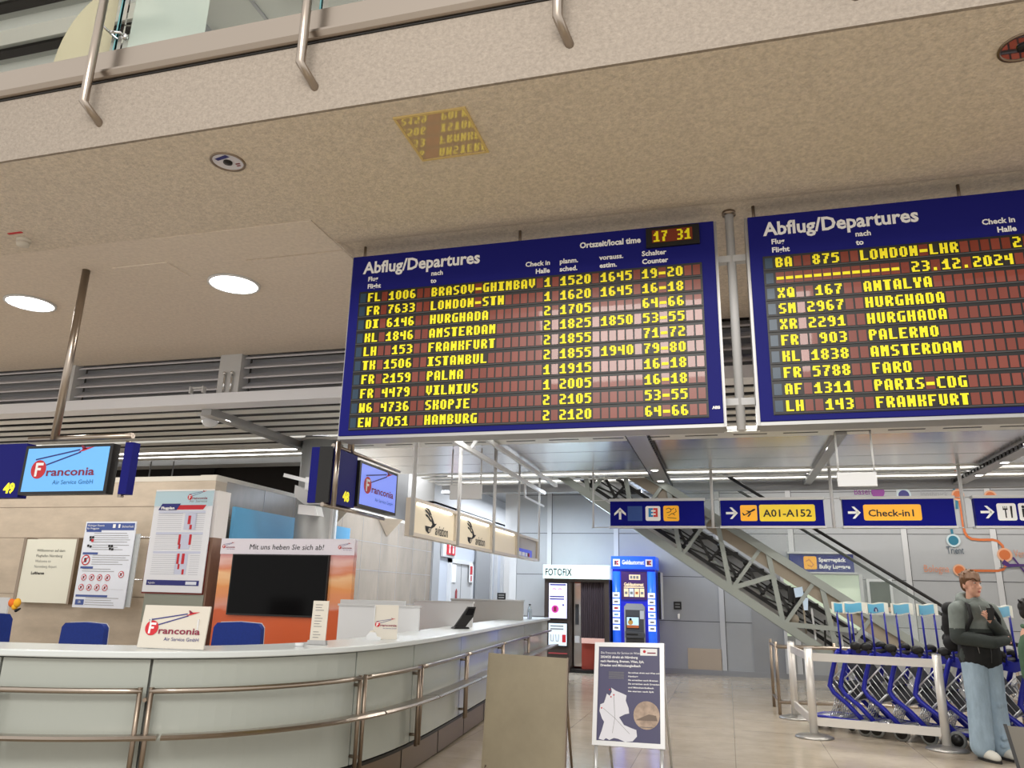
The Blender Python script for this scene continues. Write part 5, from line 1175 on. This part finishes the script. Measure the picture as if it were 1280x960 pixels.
for x in (.03, w-.03):
    p0 = F(x, .03, -.02); d = (F(x, 0, -.02)-F(x, 1, -.02)).normalized(); p1 = p0 + d*(p0.z/-d.z)
    m = MB(); m.tube([p0, p1], .014, PSIL, 10); m.build('leg', t)
    m = MB(); pt = F(x, h*.95, -.03); m.tube([pt, Vector((pt.x+.02, pt.y+.55, .0))], .012, PSIL, 10); m.build('leg', t)
m = MB(); L0 = .0; F2 = Fr(F(0, 0, -.005), F.r, F.u)
m.rect(F2, w*.66, h*.875, w*.24, h*.07, TXT, .001); m.dot(F2, w*.72, h*.915, .012, RED, .002); m.rect(F2, w*.76, h*.895, w*.12, h*.012, MAROON, .002)
for k, (s_, ww) in enumerate((('Die Franconia Air Service im Winter', .60), ('2024/25 direkt ab Nürnberg', .54), ('nach Hamburg, Bremen, Wien, Sylt,', .63), ('Dresden und Mönchengladbach', .58))): m.text(F2, s_, w*.085, h*(.885-k*.042), .018, TXT, .002, w=w*ww, bold=.0015 if k else 0)
for k in range(5): m.rect(F2, w*.21, h*(.70-k*.015), w*.22, h*.006, GTXT, .002)
for k, (s_, ww) in enumerate((('Sie wohnen direkt nach Wien und', .44), ('Hamburg', .14), ('Sie erreichen auch Bremen', .42), ('Sie erreichen auch Dresden', .44), ('und Mönchengladbach', .36), ('Sie starten nach Sylt', .36))): m.text(F2, s_, w*.49, h*(.695-k*.036), .011, TXT, .002, w=w*ww, bold=.001)
MP = [(.09, .06), (.16, .05), (.19, .07), (.24, .055), (.30, .075), (.36, .07), (.46, .045), (.56, .055), (.62, .10), (.61, .16), (.54, .175), (.44, .20), (.37, .27), (.45, .30), (.51, .31), (.50, .36), (.46, .43), (.47, .48), (.40, .50), (.32, .52), (.25, .55), (.26, .51), (.23, .47), (.19, .49), (.17, .44), (.15, .40), (.10, .385), (.09, .32), (.13, .25), (.16, .22), (.13, .14)]
m.add([F2(x*w, y*h, .001) for x, y in MP], [tuple(range(len(MP)))], MAPW)
for q in ((.29, .48), (.25, .46), (.23, .53), (.12, .35)): m.dot(F2, q[0]*w, q[1]*h, .006, RED, .003)
for q in ((.29, .47), (.14, .35), (.28, .12), (.52, .12)): m.line(F2, (.31*w, .26*h), (q[0]*w, q[1]*h), .0025, GTXT, .0025)
m.dot(F2, w*.75, h*.30, w*.18, mat('photo_tan', S(172, 150, 132), .4, noise=(14, .35)), .002, 28, sy=1.0); m.poly(F2, [(w*.60, h*.25), (w*.9, h*.25), (w*.88, h*.30), (w*.78, h*.31), (w*.70, h*.285)], mat('photo_brown', S(120, 104, 92), .5), .003)
m.rect(F2, w*.66, h*.185, w*.18, h*.007, GTXT, .002); m.rect(F2, w*.08, h*.04, w*.25, h*.008, GTXT, .002); m.build('print', pn)
# the back of another stand
a, b = AY(612, 816, 6.75), AY(709, 823, 6.62); t = thing('display_stand', 'plain beige board of a stand seen from behind, left of the poster stand', 'stand', ((a.x+b.x)/2, 6.7, 0))
BKB = mat('stand_back_board', S(150, 140, 118), .4, .0, noise=(3, .10))
rr = (b-a); rr.z = 0; F = Fr(Vector((a.x, a.y-.12, 0)), rr, Vector((0, .12, .97))); w = rr.length; h = a.z/F.u.z
m = MB(); m.prism(F, [(0, .06), (w, .06), (w, h-.006), (0, h)], -.012, 0, BKB); m.build('board', t, bevel=.003)
m = MB(); m.prism(F, [(-.008, .04), (0, .04), (0, h+.002), (-.008, h+.002)], -.02, .004, BKB); m.build('left_edge', t); m = MB(); m.prism(F, [(w, .04), (w+.01, .04), (w+.01, h), (w, h)], -.02, .004, STEELD); m.build('right_edge', t)
for x in (.03, w-.03):
    m = MB(); m.tube([F(x, .08, -.01), F(x, 0, -.01)], .014, STEELD, 8); m.tube([F(x, h*.9, -.02), Vector((F(x, 0).x, F(x, 0).y+.5, 0))], .012, STEELD, 8); m.build('leg', t)
# leaning grey-brown board at the right edge
a, c = AY(1263, 905, 7.1), AY(1278, 960, 6.95)
t = thing('standing_board', 'dark edged brown-grey board leaning into view at the lower right corner', 'stand', (a.x+.3, 7.0, 0))
F = Fr(Vector((c.x+.02, 6.93, 0)), Vector((.96, -.25, 0)), Vector((-.10, .25, 1))); h = a.z/F.u.z
m = MB(); m.prism(F, [(.012, .0), (.5, .0), (.5, h-.01), (.012, h-.01)], -.03, 0, mat('board_taupe', S(108, 102, 90), .35)); m.build('board', t)
m = MB(); m.prism(F, [(-.012, .0), (.012, .0), (.012, h), (-.012, h)], -.04, .006, BLACK); m.build('edge', t)
m = MB(); m.tube([F(.25, h*.9, -.03), Vector((F(.25, 0).x+.1, F(.25, 0).y+.4, 0))], .014, BLACK, 8); m.build('leg', t)

# ================================================================== BARRIERS
BARP = mat('barrier_cream', S(214, 210, 204), .35, .3)
PR, PL, P2 = Vector((2.13, 9.51, 0)), Vector((.86, 9.75, 0)), Vector((.775, 11.18, 0))
def bpost(t, p, r=.045):
    m = MB(); m.tube([p+Z_*.03, p+Z_*.94], r, BARP, 16); m.lathe([(r, .0), (r, .012)], p+Z_*.935, ALU, 16); q = m.build('post', t)
    m = MB(); m.lathe([(.205, 0), (.205, .012), (.19, .022), (.10, .04), (.05, .05)], p, mat('foot_steel', S(168, 166, 162), .38, .9), 28); m.build('base_plate', q)
t = thing('barrier', 'cream two-rail barrier with round steel feet in front of the baggage trolleys', 'barrier', tuple((PR+PL)/2))
bpost(t, PR); bpost(t, PL)
for z in (.85, .17):
    m = MB(); d = (PR-PL).normalized(); m.bar(PL+d*.04+Z_*z, PR-d*.04+Z_*z, .03, .085, BARP); m.build('rail', t)
t = thing('barrier', 'cream barrier section running back from the front barrier at the end of the trolley row', 'barrier', tuple((P2+PL)/2))
bpost(t, P2)
for z in (.85, .17):
    m = MB(); d = (P2-PL).normalized(); m.bar(PL+d*.06+Z_*z, P2-d*.04+Z_*z, .03, .085, BARP); m.build('rail', t)
t = thing('rail_frame', 'thin steel rail frame behind the trolley row', 'barrier', (1.5, 12.2, 0))
for q in (Vector((.57, 12.25, 0)), Vector((.60, 11.45, 0)), Vector((3.6, 11.9, 0)), Vector((1.36, 11.6, 0))):
    m = MB(); m.tube([q, q+Z_*.92], .022, STEELD, 12); m.build('post', t)
m = MB()
for z in (.86, .16): m.tube([Vector((.57, 12.25, z)), Vector((.60, 11.45, z)), Vector((3.6, 11.9, z))], .018, STEEL, 10); 
m.build('rails', t)

# ================================================================== BAGGAGE TROLLEYS
TA = math.radians(29); TU = Vector((math.cos(TA), -math.sin(TA), 0)); TN = Vector((math.sin(TA), math.cos(TA), 0)); T0 = Vector((1.46, 10.06, 0))
WIRE = mat('wire_silver', S(206, 208, 212), .3, .8); PANS = mat('trolley_panel_blue', S(96, 190, 226), .35); PANW = mat('trolley_panel_white', S(236, 236, 224), .4); TYRE = mat('tyre_grey', S(120, 122, 120), .7)
TW = .56
def trolley():
    t = thing('baggage_trolley', '', 'trolley', (0, 0, 0), 'blue baggage trolleys nested in a row')
    for y in (.04, TW-.04):
        m = MB(); m.tube([(.27, y, .14), (.10, y, .31), (-.06, y, .43), (-.10, y, .50), (-.075, y, .60), (.0, y, .84), (.03, y, .90)], .026, TROLB, 10); m.build('side_frame', t)
        m = MB(); m.prism(Fr((0, y+.014, 0), X_, Z_), [(-.03, .86), (.0, .82), (.12, .80), (.27, .86), (.29, .92), (.24, .93), (.12, .90), (.02, .93)], -.028, 0, TROLB); m.build('handle_bracket', t)
        m = MB(); m.tube([(-.42, y+(.06 if y < .2 else -.06), .13), (-.2, y, .15), (.30, y, .13)], .016, TROLB, 8); m.build('floor_tube', t)
        # wire side of the basket
        m = MB(); m.tube([(.12, y, .76), (-.09, y, .55)], .009, WIRE, 6); m.tube([(.25, y, .56), (.06, y, .36)], .006, WIRE, 6)
        for k in range(6):
            a = k/5; m.tube([(.12-.21*a, y, .76-.21*a), (.25-.19*a, y, .56-.20*a)], .0042, WIRE, 5)
        m.tube([(.15, y, .47), (.06, y, .385), (.03, y, .30)], .008, WIRE, 6); m.build('basket_side', t)
    m = MB()
    for k in range(7):
        yy = .04 + (TW-.08)*k/6; m.tube([(-.09, yy, .55), (.06, yy, .36)], .004, WIRE, 5)
    for k in range(3): a = k/2; m.tube([(-.09+.15*a, .04, .55-.19*a), (-.09+.15*a, TW-.04, .55-.19*a)], .006, WIRE, 6)
    m.build('basket_floor', t)
    m = MB(); m.prism(Fr((.055, .06, .365), Y_, Vector((-.15, 0, .19))), [(0, 0), (TW-.12, 0), (TW-.12, .235), (0, .235)], .004, .010, mat('basket_shade_plate', S(52, 54, 60), .7)); m.prism(Fr((.245, .06, .565), Y_, Vector((-.13, 0, .20))), [(0, 0), (TW-.12, 0), (TW-.12, .235), (0, .235)], .004, .010, mat('basket_shade_plate', S(52, 54, 60), .7)); m.build('basket_shade_plate', t)  # dark plates added to stand for shade between the basket wires
    m = MB(); m.tube([(.27, .02, .91), (.27, TW-.02, .91)], .024, BLACK, 10)
    for y in (.05, TW-.05): m.ell((.24, y, .965), (.07, .035, .05), BLACK)
    h_ = m.build('handle', t)
    m = MB(); m.tube([(.25, .05, .94), (.25, TW-.05, .94)], .014, TROLB, 8); m.build('brake_bar', h_)
    m = MB()
    for k in range(9): yy = .09 + (TW-.18)*k/8; m.tube([(-.40, yy, .145), (-.10, yy, .155)], .004, WIRE, 5)
    for k in range(5): m.tube([(-.39+k*.07, .08, .148), (-.39+k*.07, TW-.08, .148)], .005, WIRE, 5)
    m.build('load_floor', t)
    m = MB()
    for k in range(7): yy = .08 + (TW-.16)*k/6; m.tube([(-.14, yy, .16), (-.06, yy, .36)], .006, WIRE, 5)
    for k in range(4): m.tube([(-.14+.08*k/3, .08, .16+.2*k/3), (-.14+.08*k/3, TW-.08, .16+.2*k/3)], .006, WIRE, 5)
    m.build('guard_grid', t)
    for y in (.005, TW-.005):
        m = MB(); m.lathe([(.05, -.018), (.082, -.018), (.088, -.008), (.088, .008), (.082, .018), (.05, .018)], (.28, y, .088), TYRE, 22, (0, 1, 0)); w_ = m.build('wheel', t)
        m = MB(); m.lathe([(.062, -.02), (.062, .02)], (.28, y, .088), BLACK, 18, (0, 1, 0)); m.build('hub', w_)
    m = MB(); m.lathe([(.02, -.02), (.05, -.016), (.05, .016), (.02, .02)], (-.37, TW/2, .05), RUBBER, 16, (0, 1, 0)); w_ = m.build('front_castor', t)
    m = MB(); m.bar((-.37, TW/2-.03, .05), (-.34, TW/2-.03, .14), .008, .04, DGREY); m.bar((-.37, TW/2+.03, .05), (-.34, TW/2+.03, .14), .008, .04, DGREY); m.box(-.40, -.30, TW/2-.2, TW/2+.2, .135, .15, TROLB); m.build('fork', w_)
    for y in (.06, TW-.06):
        m = MB(); m.tube([(.06, y, .86), (.05, y, 1.36)], .0115, TROLB, 8); m.build('panel_post', t)
    m = MB(); vs = []; n = 12
    for i in range(n+1):
        y = TW+.09 - (TW+.13)*i/n; z = .008*math.sin(i/n*2*math.pi)
        for dx in (0, .02): vs += [(.035+dx, y, 1.335+z), (.035+dx, y, 1.462+z)]
    fs = []
    for i in range(n): b = i*4; fs += [(b, b+4, b+5, b+1), (b+2, b+3, b+7, b+6), (b+1, b+5, b+7, b+3), (b, b+2, b+6, b+4)]
    fs += [(0, 1, 3, 2), (n*4, n*4+2, n*4+3, n*4+1)]
    m.add(vs, fs, PANW); p = m.build('sign_panel', t)
    m = MB(); vs = []
    for i in range(n+1):
        y = -.02 + (TW-.04)*i/n; z = .008*math.sin((TW+.09-y)/(TW+.13)*2*math.pi); vs += [(.058, y, 1.35+z), (.058, y, 1.45+z)]
    m.add(vs, [(2*i, 2*i+2, 2*i+3, 2*i+1) for i in range(n)], PANS)
    vs = [(.0335, .03, 1.352), (.0335, TW-.03, 1.352), (.0335, TW-.03, 1.445), (.0335, .03, 1.445)]; m.add(vs, [(0, 3, 2, 1)], mat('panel_back_blue', S(90, 120, 160), .4)); m.build('blue_field', p)
    return t
def on_row(px, py):
    Q = T0 + TN*(TW-.06); d = ray(px, py); k = (Q-E0).dot(TN)/d.dot(TN); return (E0 + d*k - Q).dot(TU)
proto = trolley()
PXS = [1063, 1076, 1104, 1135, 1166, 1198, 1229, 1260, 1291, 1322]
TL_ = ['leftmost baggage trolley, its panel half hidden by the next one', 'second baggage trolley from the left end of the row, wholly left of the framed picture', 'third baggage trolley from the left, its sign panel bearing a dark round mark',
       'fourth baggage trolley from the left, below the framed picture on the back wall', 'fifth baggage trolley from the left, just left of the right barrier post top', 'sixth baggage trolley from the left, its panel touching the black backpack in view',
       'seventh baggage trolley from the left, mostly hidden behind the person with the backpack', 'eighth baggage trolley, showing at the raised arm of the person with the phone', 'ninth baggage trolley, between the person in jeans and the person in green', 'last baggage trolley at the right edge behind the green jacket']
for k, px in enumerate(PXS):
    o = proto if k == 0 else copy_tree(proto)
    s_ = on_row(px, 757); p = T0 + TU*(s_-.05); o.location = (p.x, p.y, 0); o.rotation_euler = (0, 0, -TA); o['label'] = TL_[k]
    if k == 2:
        pn = [c_ for c_ in o.children if c_.name.startswith('sign_panel')][0]
        m = MB(); F2 = Fr((.0595, .22, 1.362), Y_, Z_); pts = [(.075*math.cos(a_), .05*math.sin(a_)) for a_ in [math.pi*i/8 for i in range(9)]]; m.poly(F2, pts, NAVY, .0); m.dot(F2, 0, .012, .02, PANW, .001); e = m.build('round_mark', local=True); e.parent = pn

# ================================================================== PEOPLE
def person(loc, rz, sc, name, label, opts):
    """standing figure built facing -Y, then turned; one continuous body, clothes as children"""
    root = bpy.data.objects.new('person', None)
    body = MB(); Sk = SKIN
    # skull, jaw, neck
    hz = 1.655; hy = -.015
    body.ell((0, hy+.018, hz+.025), (.075, .094, .098), Sk); body.ell((0, hy-.022, hz-.045), (.056, .066, .070), Sk); body.ell((0, hy-.062, hz-.098), (.026, .022, .020), Sk)
    body.cap((0, .02, 1.46), .058, (0, .0, hz-.05), .052, Sk)
    body.cap((0, hy-.082, hz+.015), .010, (0, hy-.106, hz-.028), .014, Sk); body.ell((.0, hy-.093, hz-.032), (.018, .014, .010), Sk)
    body.ell((0, hy-.082, hz-.062), (.022, .014, .007), Sk); body.ell((0, hy-.080, hz-.074), (.019, .013, .007), Sk)
    for s_ in (-1, 1):
        body.ell((s_*.077, hy+.018, hz-.01), (.012, .022, .033), Sk); body.ell((s_*.031, hy-.072, hz+.034), (.024, .014, .008), Sk); body.ell((s_*.038, hy-.058, hz-.025), (.022, .022, .022), Sk)
    # torso and limbs under the clothes
    body.cap((0, .0, 1.0), .11, (0, .01, 1.40), .12, Sk); body.cap((-.14, .01, 1.42), .06, (.14, .01, 1.42), .06, Sk)
    LEG = opts['legs']
    for h_, k_, a_ in LEG:
        body.cap(h_, .078, k_, .052, Sk); body.cap(k_, .052, a_, .036, Sk); body.cap(a_, .036, Vector(a_)+Vector((0, -.11, -.035)), .03, Sk)
    for sh, el, wr in opts['arms']:
        body.cap(sh, .046, el, .038, Sk); body.cap(el, .036, wr, .026, Sk)
    o = blob(name, body, None, .0075, 3); o.location = loc; o.rotation_euler = (0, 0, rz); o.scale = (sc, sc, sc)
    bpy.data.objects.remove(root)
    tag(o, label, 'person')
    # eyes, brows, lips
    def part(mb, nm, **k): q = mb.build(nm, local=True, **k); q.parent = o; return q
    m = MB()
    for s_ in (-1, 1): m.ell((s_*.031, hy-.0765, hz+.018), (.012, .008, .0055), mat('eye_white', S(206, 200, 194), .3)); m.ell((s_*.031+.002, hy-.0825, hz+.018), (.0065, .004, .0058), KTXT)
    part(m, 'eyes')
    m = MB()
    for s_ in (-1, 1): m.cap((s_*.016, hy-.086, hz+.037), .0045, (s_*.048, hy-.076, hz+.039), .003, opts['hair'])
    part(m, 'eyebrows')
    m = MB(); m.ell((0, hy-.090, hz-.0635), (.021, .010, .005), mat('lips', S(190, 112, 104), .5)); m.ell((0, hy-.088, hz-.073), (.017, .010, .005), mat('lips', S(190, 112, 104), .5)); part(m, 'lips')
    # hair: a cap of overlapping locks with a fringe
    m = MB(); rnd = random.Random(opts.get('seed', 4)); H = opts['hair']
    m.ell((0, hy+.034, hz+.058), (.086, .098, .090), H); m.ell((0, hy+.075, hz+.0), (.070, .048, .075), H)
    for s_ in (-1, 1): m.cap((s_*.076, hy+.03, hz+.06), .024, (s_*.082, hy+.004, hz+.004), .008, H); m.cap((s_*.074, hy+.045, hz+.04), .026, (s_*.080, hy+.05, hz-.02), .012, H)
    for k in range(13):
        t_ = -1 + 2*k/12; x = .072*t_; L = .046 + rnd.uniform(-.014, .016)
        m.cap((x*.85+.010, hy-.030+.03*t_*t_, hz+.108), .022, (x*1.08-.012, hy-.088+.05*t_*t_, hz+.098-L), .009, H)
    for k in range(34):
        a_ = rnd.uniform(0, 6.28); r = rnd.uniform(0, .9); p0 = V((.07*r*math.cos(a_), hy+.034+.08*r*math.sin(a_), hz+.060+.078*math.sqrt(1-.9*r*r)))
        m.cap(p0, .020, p0 + V((rnd.uniform(-.02, .02)+.018*math.cos(a_), .018*math.sin(a_), rnd.uniform(.0, .022))), .008, H)
    q = blob('hair', m, None, .006, 1); q.parent = o
    opts['clothes'](o, part)
    return o
V = Vector
def sleeve(m, sh, el, wr, r0, r1, r2, mt):
    m.cap(sh, r0, el, r1, mt); m.cap(el, r1, wr, r2, mt)
def hand(o, part, wr, d, up, thumb, curl, nm='hand'):
    """palm, four bent fingers and a thumb, melted into one hand; d = finger direction, up = back of hand"""
    d = V(d).normalized(); up = V(up).normalized(); side = d.cross(up).normalized(); wr = V(wr)
    m = MB(); pc = wr + d*.045
    for k in range(4): m.cap(wr+d*.012 + side*(.026*(k-1.5)*.6), .013, wr + d*.085 + side*(.0205*(k-1.5)), .0115, SKIN, 10)
    for k, L in enumerate((.066, .076, .071, .055)):
        p = wr + d*.088 + side*(.0205*(k-1.5)); dd = d.copy()
        for j, f in enumerate((.45, .31, .24)):
            dd = (dd*math.cos(curl*(.7 if j == 0 else 1)) - up*math.sin(curl*(.7 if j == 0 else 1))).normalized() if j >= 0 else dd
            up2 = side.cross(dd).normalized(); q = p + dd*L*f; m.cap(p, .0092-.0008*j, q, .0086-.0008*j, SKIN, 10); p = q; dd = dd
            if j < 2: up_k = up2; dd = (dd*math.cos(curl*.4) - (dd.cross(side))*(-1)*0).normalized()
    tb = wr + d*.03 + side*thumb*.030; t1 = tb + (d*.6 + side*thumb*.75 - up*.25).normalized()*.036; t2 = t1 + (d*.9 + side*thumb*.1 - up*.5).normalized()*.030
    m.cap(tb, .014, t1, .0105, SKIN, 10); m.cap(t1, .0105, t2, .0085, SKIN, 10)
    q = blob(nm, m, None, .0042, 2); q.parent = o; return q
JKG = mat('jacket_grey', S(120, 128, 124), .85, noise=(14, .12)); JKK = mat('jacket_black', S(24, 24, 25), .8, noise=(10, .2)); JKD = mat('jacket_charcoal', S(58, 64, 62), .85, noise=(10, .15))
def clothes_man(o, part):
    # jeans
    m = MB(); m.ell((0, .01, .93), (.165, .125, .10), DENIM); m.cap((-.085, 0, .88), .118, (-.100, -.01, .52), .106, DENIM); m.cap((-.100, -.01, .52), .106, (-.112, .0, .12), .110, DENIM)
    m.cap((.085, 0, .88), .118, (.102, .02, .52), .106, DENIM); m.cap((.102, .02, .52), .106, (.122, .03, .12), .110, DENIM)
    for z, y in ((.13, -.07), (.20, -.085), (.5, -.08)):
        for s_ in (-1, 1): m.cap((s_*.06, y, z), .022, (s_*.16, y+.02, z+.025), .018, DENIM)
    q = blob('jeans', m, None, .0115, 3); q.parent = o
    m = MB(); m.rect(Fr((-.02, -.136, .92), X_, Z_), 0, 0, .004, .1, mat('denim_seam', S(100, 122, 146), .9), 0)
    # jacket
    m = MB(); m.ell((0, .015, 1.30), (.205, .142, .20), JKG); m.cap((0, .01, 1.05), .165, (0, .01, 1.22), .17, JKG); m.cap((-.06, .01, .945), .150, (-.05, .01, 1.1), .145, JKG); m.cap((.06, .01, .945), .150, (.05, .01, 1.1), .145, JKG); m.ell((0, .01, .93), (.2, .155, .05), JKG); m.cap((-.05, -.06, 1.43), .07, (.05, -.06, 1.43), .07, JKG); m.cap((0, -.05, 1.40), .085, (0, -.03, 1.47), .07, JKG)
    m.cap((-.15, .015, 1.425), .075, (.15, .015, 1.425), .075, JKG)
    m.cap((-.19, .01, 1.40), .085, (-.245, -.03, 1.14), .078, JKG); m.cap((.19, .01, 1.40), .085, (.25, -.04, 1.14), .078, JKG)
    jk = blob('jacket', m, None, .0115, 4, mats=[JKG, JKK, JKD], bys=lambda c: 1 if c.z < 1.19 and abs(c.x) < .20 else (2 if c.z < 1.22 else 0)); jk.parent = o
    m = MB(); m.cap((.25, -.04, 1.14), .076, (.02, -.20, 1.28), .052, JKD); sl_ = blob('raised_sleeve', m, None, .01, 2); sl_.parent = o
    m = MB(); m.cap((-.245, -.03, 1.14), .076, (-.02, -.205, 1.10), .062, JKD); m.cap((-.02, -.205, 1.10), .062, (.17, -.16, 1.12), .05, JKD); sl_ = blob('crossed_sleeve', m, None, .01, 2); sl_.parent = o
    # hood lying round the neck, with cords and zip
    m = MB()
    for k in range(16):
        a0 = 2*math.pi*k/16; a1 = 2*math.pi*(k+1)/16
        f = lambda a: V((.105*math.cos(a), .02+.095*math.sin(a), 1.497+.035*math.sin(a)))
        m.cap(f(a0), .036+.02*max(0, math.sin(a0)), f(a1), .036+.02*max(0, math.sin(a1)), JKG)
    m.cap((-.07, .13, 1.46), .055, (.07, .13, 1.46), .055, JKG); q = blob('hood', m, None, .010, 3, mats=[JKG]); q.parent = o
    m = MB(); m.tube([(-.035, -.10, 1.48), (-.045, -.145, 1.42), (-.04, -.155, 1.34)], .004, mat('cord_grey', S(150, 152, 150), .8)); m.tube([(.035, -.10, 1.48), (.04, -.145, 1.42), (.045, -.155, 1.36)], .004, mat('cord_grey', S(150, 152, 150), .8)); part(m, 'hood_cords')
    m = MB(); m.tube([(-.01, -.165, 1.16), (.0, -.155, 1.0), (.0, -.14, .9)], .004, DGREY); part(m, 'zip')
    m = MB(); m.tube([(-.13, -.125, 1.13), (-.115, -.135, .99)], .0035, mat('zip_silver', S(150, 150, 152), .3, .8)); part(m, 'pocket_zip')
    # hands: one holds the phone up, the other tucked under the elbow
    hand(o, part, (.025, -.205, 1.285), (-.55, -.25, .55), (.25, -.9, -.2), 1, .42, 'hand_with_phone')
    hand(o, part, (.165, -.165, 1.12), (.75, .35, .05), (.2, -.9, .2), -1, .5, 'tucked_hand')
    # shoes
    for x, y, rz_ in ((-.115, -.03, -.12), (.125, .0, .15)):
        m = MB(); m.ell((x, y-.06, .055), (.048, .13, .05), WHITE); m.ell((x, y+.04, .07), (.042, .06, .06), WHITE); m.ell((x, y-.12, .045), (.046, .07, .038), WHITE)
        s_ = blob('shoe', m, None, .008, 2, mats=[mat('shoe_white', S(222, 220, 210), .6)]); s_.parent = o
        m = MB(); pts = [(x+.05*math.cos(a)*1.02, y-.05+.148*math.sin(a)) for a in [2*math.pi*k/24 for k in range(24)]]
        m.prism(Fr((0, 0, 0), X_, Y_), pts, .0, .022, mat('shoe_sole', S(40, 38, 36), .7)); e = m.build('sole', local=True); e.parent = s_
        m = MB()
        for k in range(4): m.tube([(x-.02, y-.06+k*.025-.02, .098+k*.006), (x+.02, y-.06+k*.025-.02, .098+k*.006)], .004, PANW, 6)
        e = m.build('laces', local=True); e.parent = s_
man_legs = [((-.085, 0, .93), (-.098, -.01, .52), (-.112, 0, .09)), ((.085, 0, .93), (.10, .02, .52), (.12, .03, .09))]
man_arms = [((-.19, .01, 1.40), (-.245, -.03, 1.14), (.155, -.17, 1.12)), ((.19, .01, 1.40), (.25, -.04, 1.14), (.03, -.20, 1.28))]
ML = V((2.46, 9.16, 0)); MR = math.radians(24)
man = person(ML, MR, 1.005, 'person', 'person in grey and black jacket and pale jeans holding a phone', dict(legs=man_legs, arms=man_arms, hair=HAIR, clothes=clothes_man, seed=4))
Rm = Matrix.Rotation(MR, 3, 'Z')
def mw(p): return ML + Rm @ V(p)*1.005
# phone in the raised hand
ph = thing('phone', 'dark phone held up in the hand of the standing young person', 'phone', tuple(mw((-.045, -.262, 1.375))))
m = MB(); c = mw((-.035, -.258, 1.372)); m.cbox(c, (.010, .066, .125), BLACK, rz=MR+.5, ry=.25); m.build('case', ph, bevel=.005)
m = MB(); m.cbox(c + (Rm @ V((-.006, .004, 0))), (.003, .058, .113), BLACKG, rz=MR+.5, ry=.25); m.build('screen', ph)
# backpack worn on the back
bpk = thing('backpack', 'black backpack worn by the young person in front of the trolleys', 'backpack', tuple(mw((0, .25, 1.05)))); bpk.rotation_euler = (0, 0, MR)
BPK = mat('backpack_black', S(26, 26, 28), .8, noise=(8, .25))
def bp(mb, nm, **k): q = blob(nm, mb, None, **k); q.parent = bpk; return q
m = MB(); m.ell((0, .03, .20), (.165, .10, .24), BPK); m.cap((-.09, .02, .02), .09, (.09, .02, .02), .09, BPK); m.cap((-.08, .02, .36), .075, (.08, .02, .36), .075, BPK); bp(m, 'bag', voxel=.011, smooth=3)
m = MB(); m.cap((-.07, .12, .06), .05, (.07, .12, .06), .05, BPK); m.cap((-.07, .125, .16), .045, (.07, .125, .16), .045, BPK); bp(m, 'front_pocket', voxel=.01, smooth=3)
for s_ in (-1, 1):
    m = MB(); m.tube([(s_*.10, -.06, .38), (s_*.11, -.20, .44), (s_*.125, -.33, .40), (s_*.155, -.385, .28), (s_*.2, -.33, .14), (s_*.17, -.10, .05)], .018, BPK, 8); q = m.build('strap', local=True); q.parent = bpk
# second person cut by the right edge
GRJ = mat('jacket_green', S(70, 98, 76), .85, noise=(12, .12)); DKH = mat('dark_hair', S(30, 26, 24), .6, noise=(40, .3)); TRK = mat('dark_trousers', S(40, 42, 48), .9)
def clothes_b(o, part):
    m = MB(); m.ell((0, .01, .95), (.17, .13, .13), TRK); m.cap((-.085, 0, .93), .11, (-.09, 0, .10), .075, TRK); m.cap((.085, 0, .93), .11, (.09, 0, .10), .075, TRK); q = blob('trousers', m, None, .0125, 3); q.parent = o
    m = MB(); m.ell((0, .015, 1.28), (.20, .14, .20), GRJ); m.cap((0, .01, 1.0), .165, (0, .01, 1.25), .165, GRJ); m.cap((-.15, .015, 1.425), .07, (.15, .015, 1.425), .07, GRJ)
    m.cap((-.19, .01, 1.40), .078, (-.26, .02, 1.14), .07, GRJ); m.cap((.19, .01, 1.40), .078, (.26, .02, 1.14), .07, GRJ); m.cap((-.26, .02, 1.14), .068, (-.24, -.05, .92), .05, GRJ); m.cap((.26, .02, 1.14), .068, (.24, -.05, .92), .05, GRJ)
    q = blob('jacket', m, None, .0125, 4); q.parent = o
    m = MB()
    for k in range(14):
        a0 = 2*math.pi*k/14; a1 = 2*math.pi*(k+1)/14; f = lambda a: V((.085*math.cos(a), .015+.078*math.sin(a), 1.49+.015*math.sin(a))); m.cap(f(a0), .026, f(a1), .026, GRJ)
    q = blob('collar', m, None, .010, 2, mats=[GRJ]); q.parent = o
    for s_ in (-1, 1): hand(o, part, (s_*.24, -.05, .90), (0, -.25, -1), (s_*1, -.2, 0), -s_, .28)
    for s_ in (-1, 1):
        m = MB(); m.ell((s_*.10, -.05, .05), (.045, .125, .045), BLACK); m.ell((s_*.10, .04, .06), (.04, .05, .055), BLACK); q = blob('shoe', m, None, .009, 2); q.parent = o
q = AY(1287, 760, 8.6)
person(V((q.x, 8.6, 0)), math.radians(75), .85, 'person', 'person with dark hair in a green jacket cut off by the right edge', dict(
    legs=[((-.085, 0, .93), (-.088, -.01, .52), (-.09, 0, .09)), ((.085, 0, .93), (.088, -.01, .52), (.09, 0, .09))],
    arms=[((-.19, .01, 1.40), (-.26, .02, 1.14), (-.24, -.05, .92)), ((.19, .01, 1.40), (.26, .02, 1.14), (.24, -.05, .92))], hair=DKH, clothes=clothes_b, seed=8))
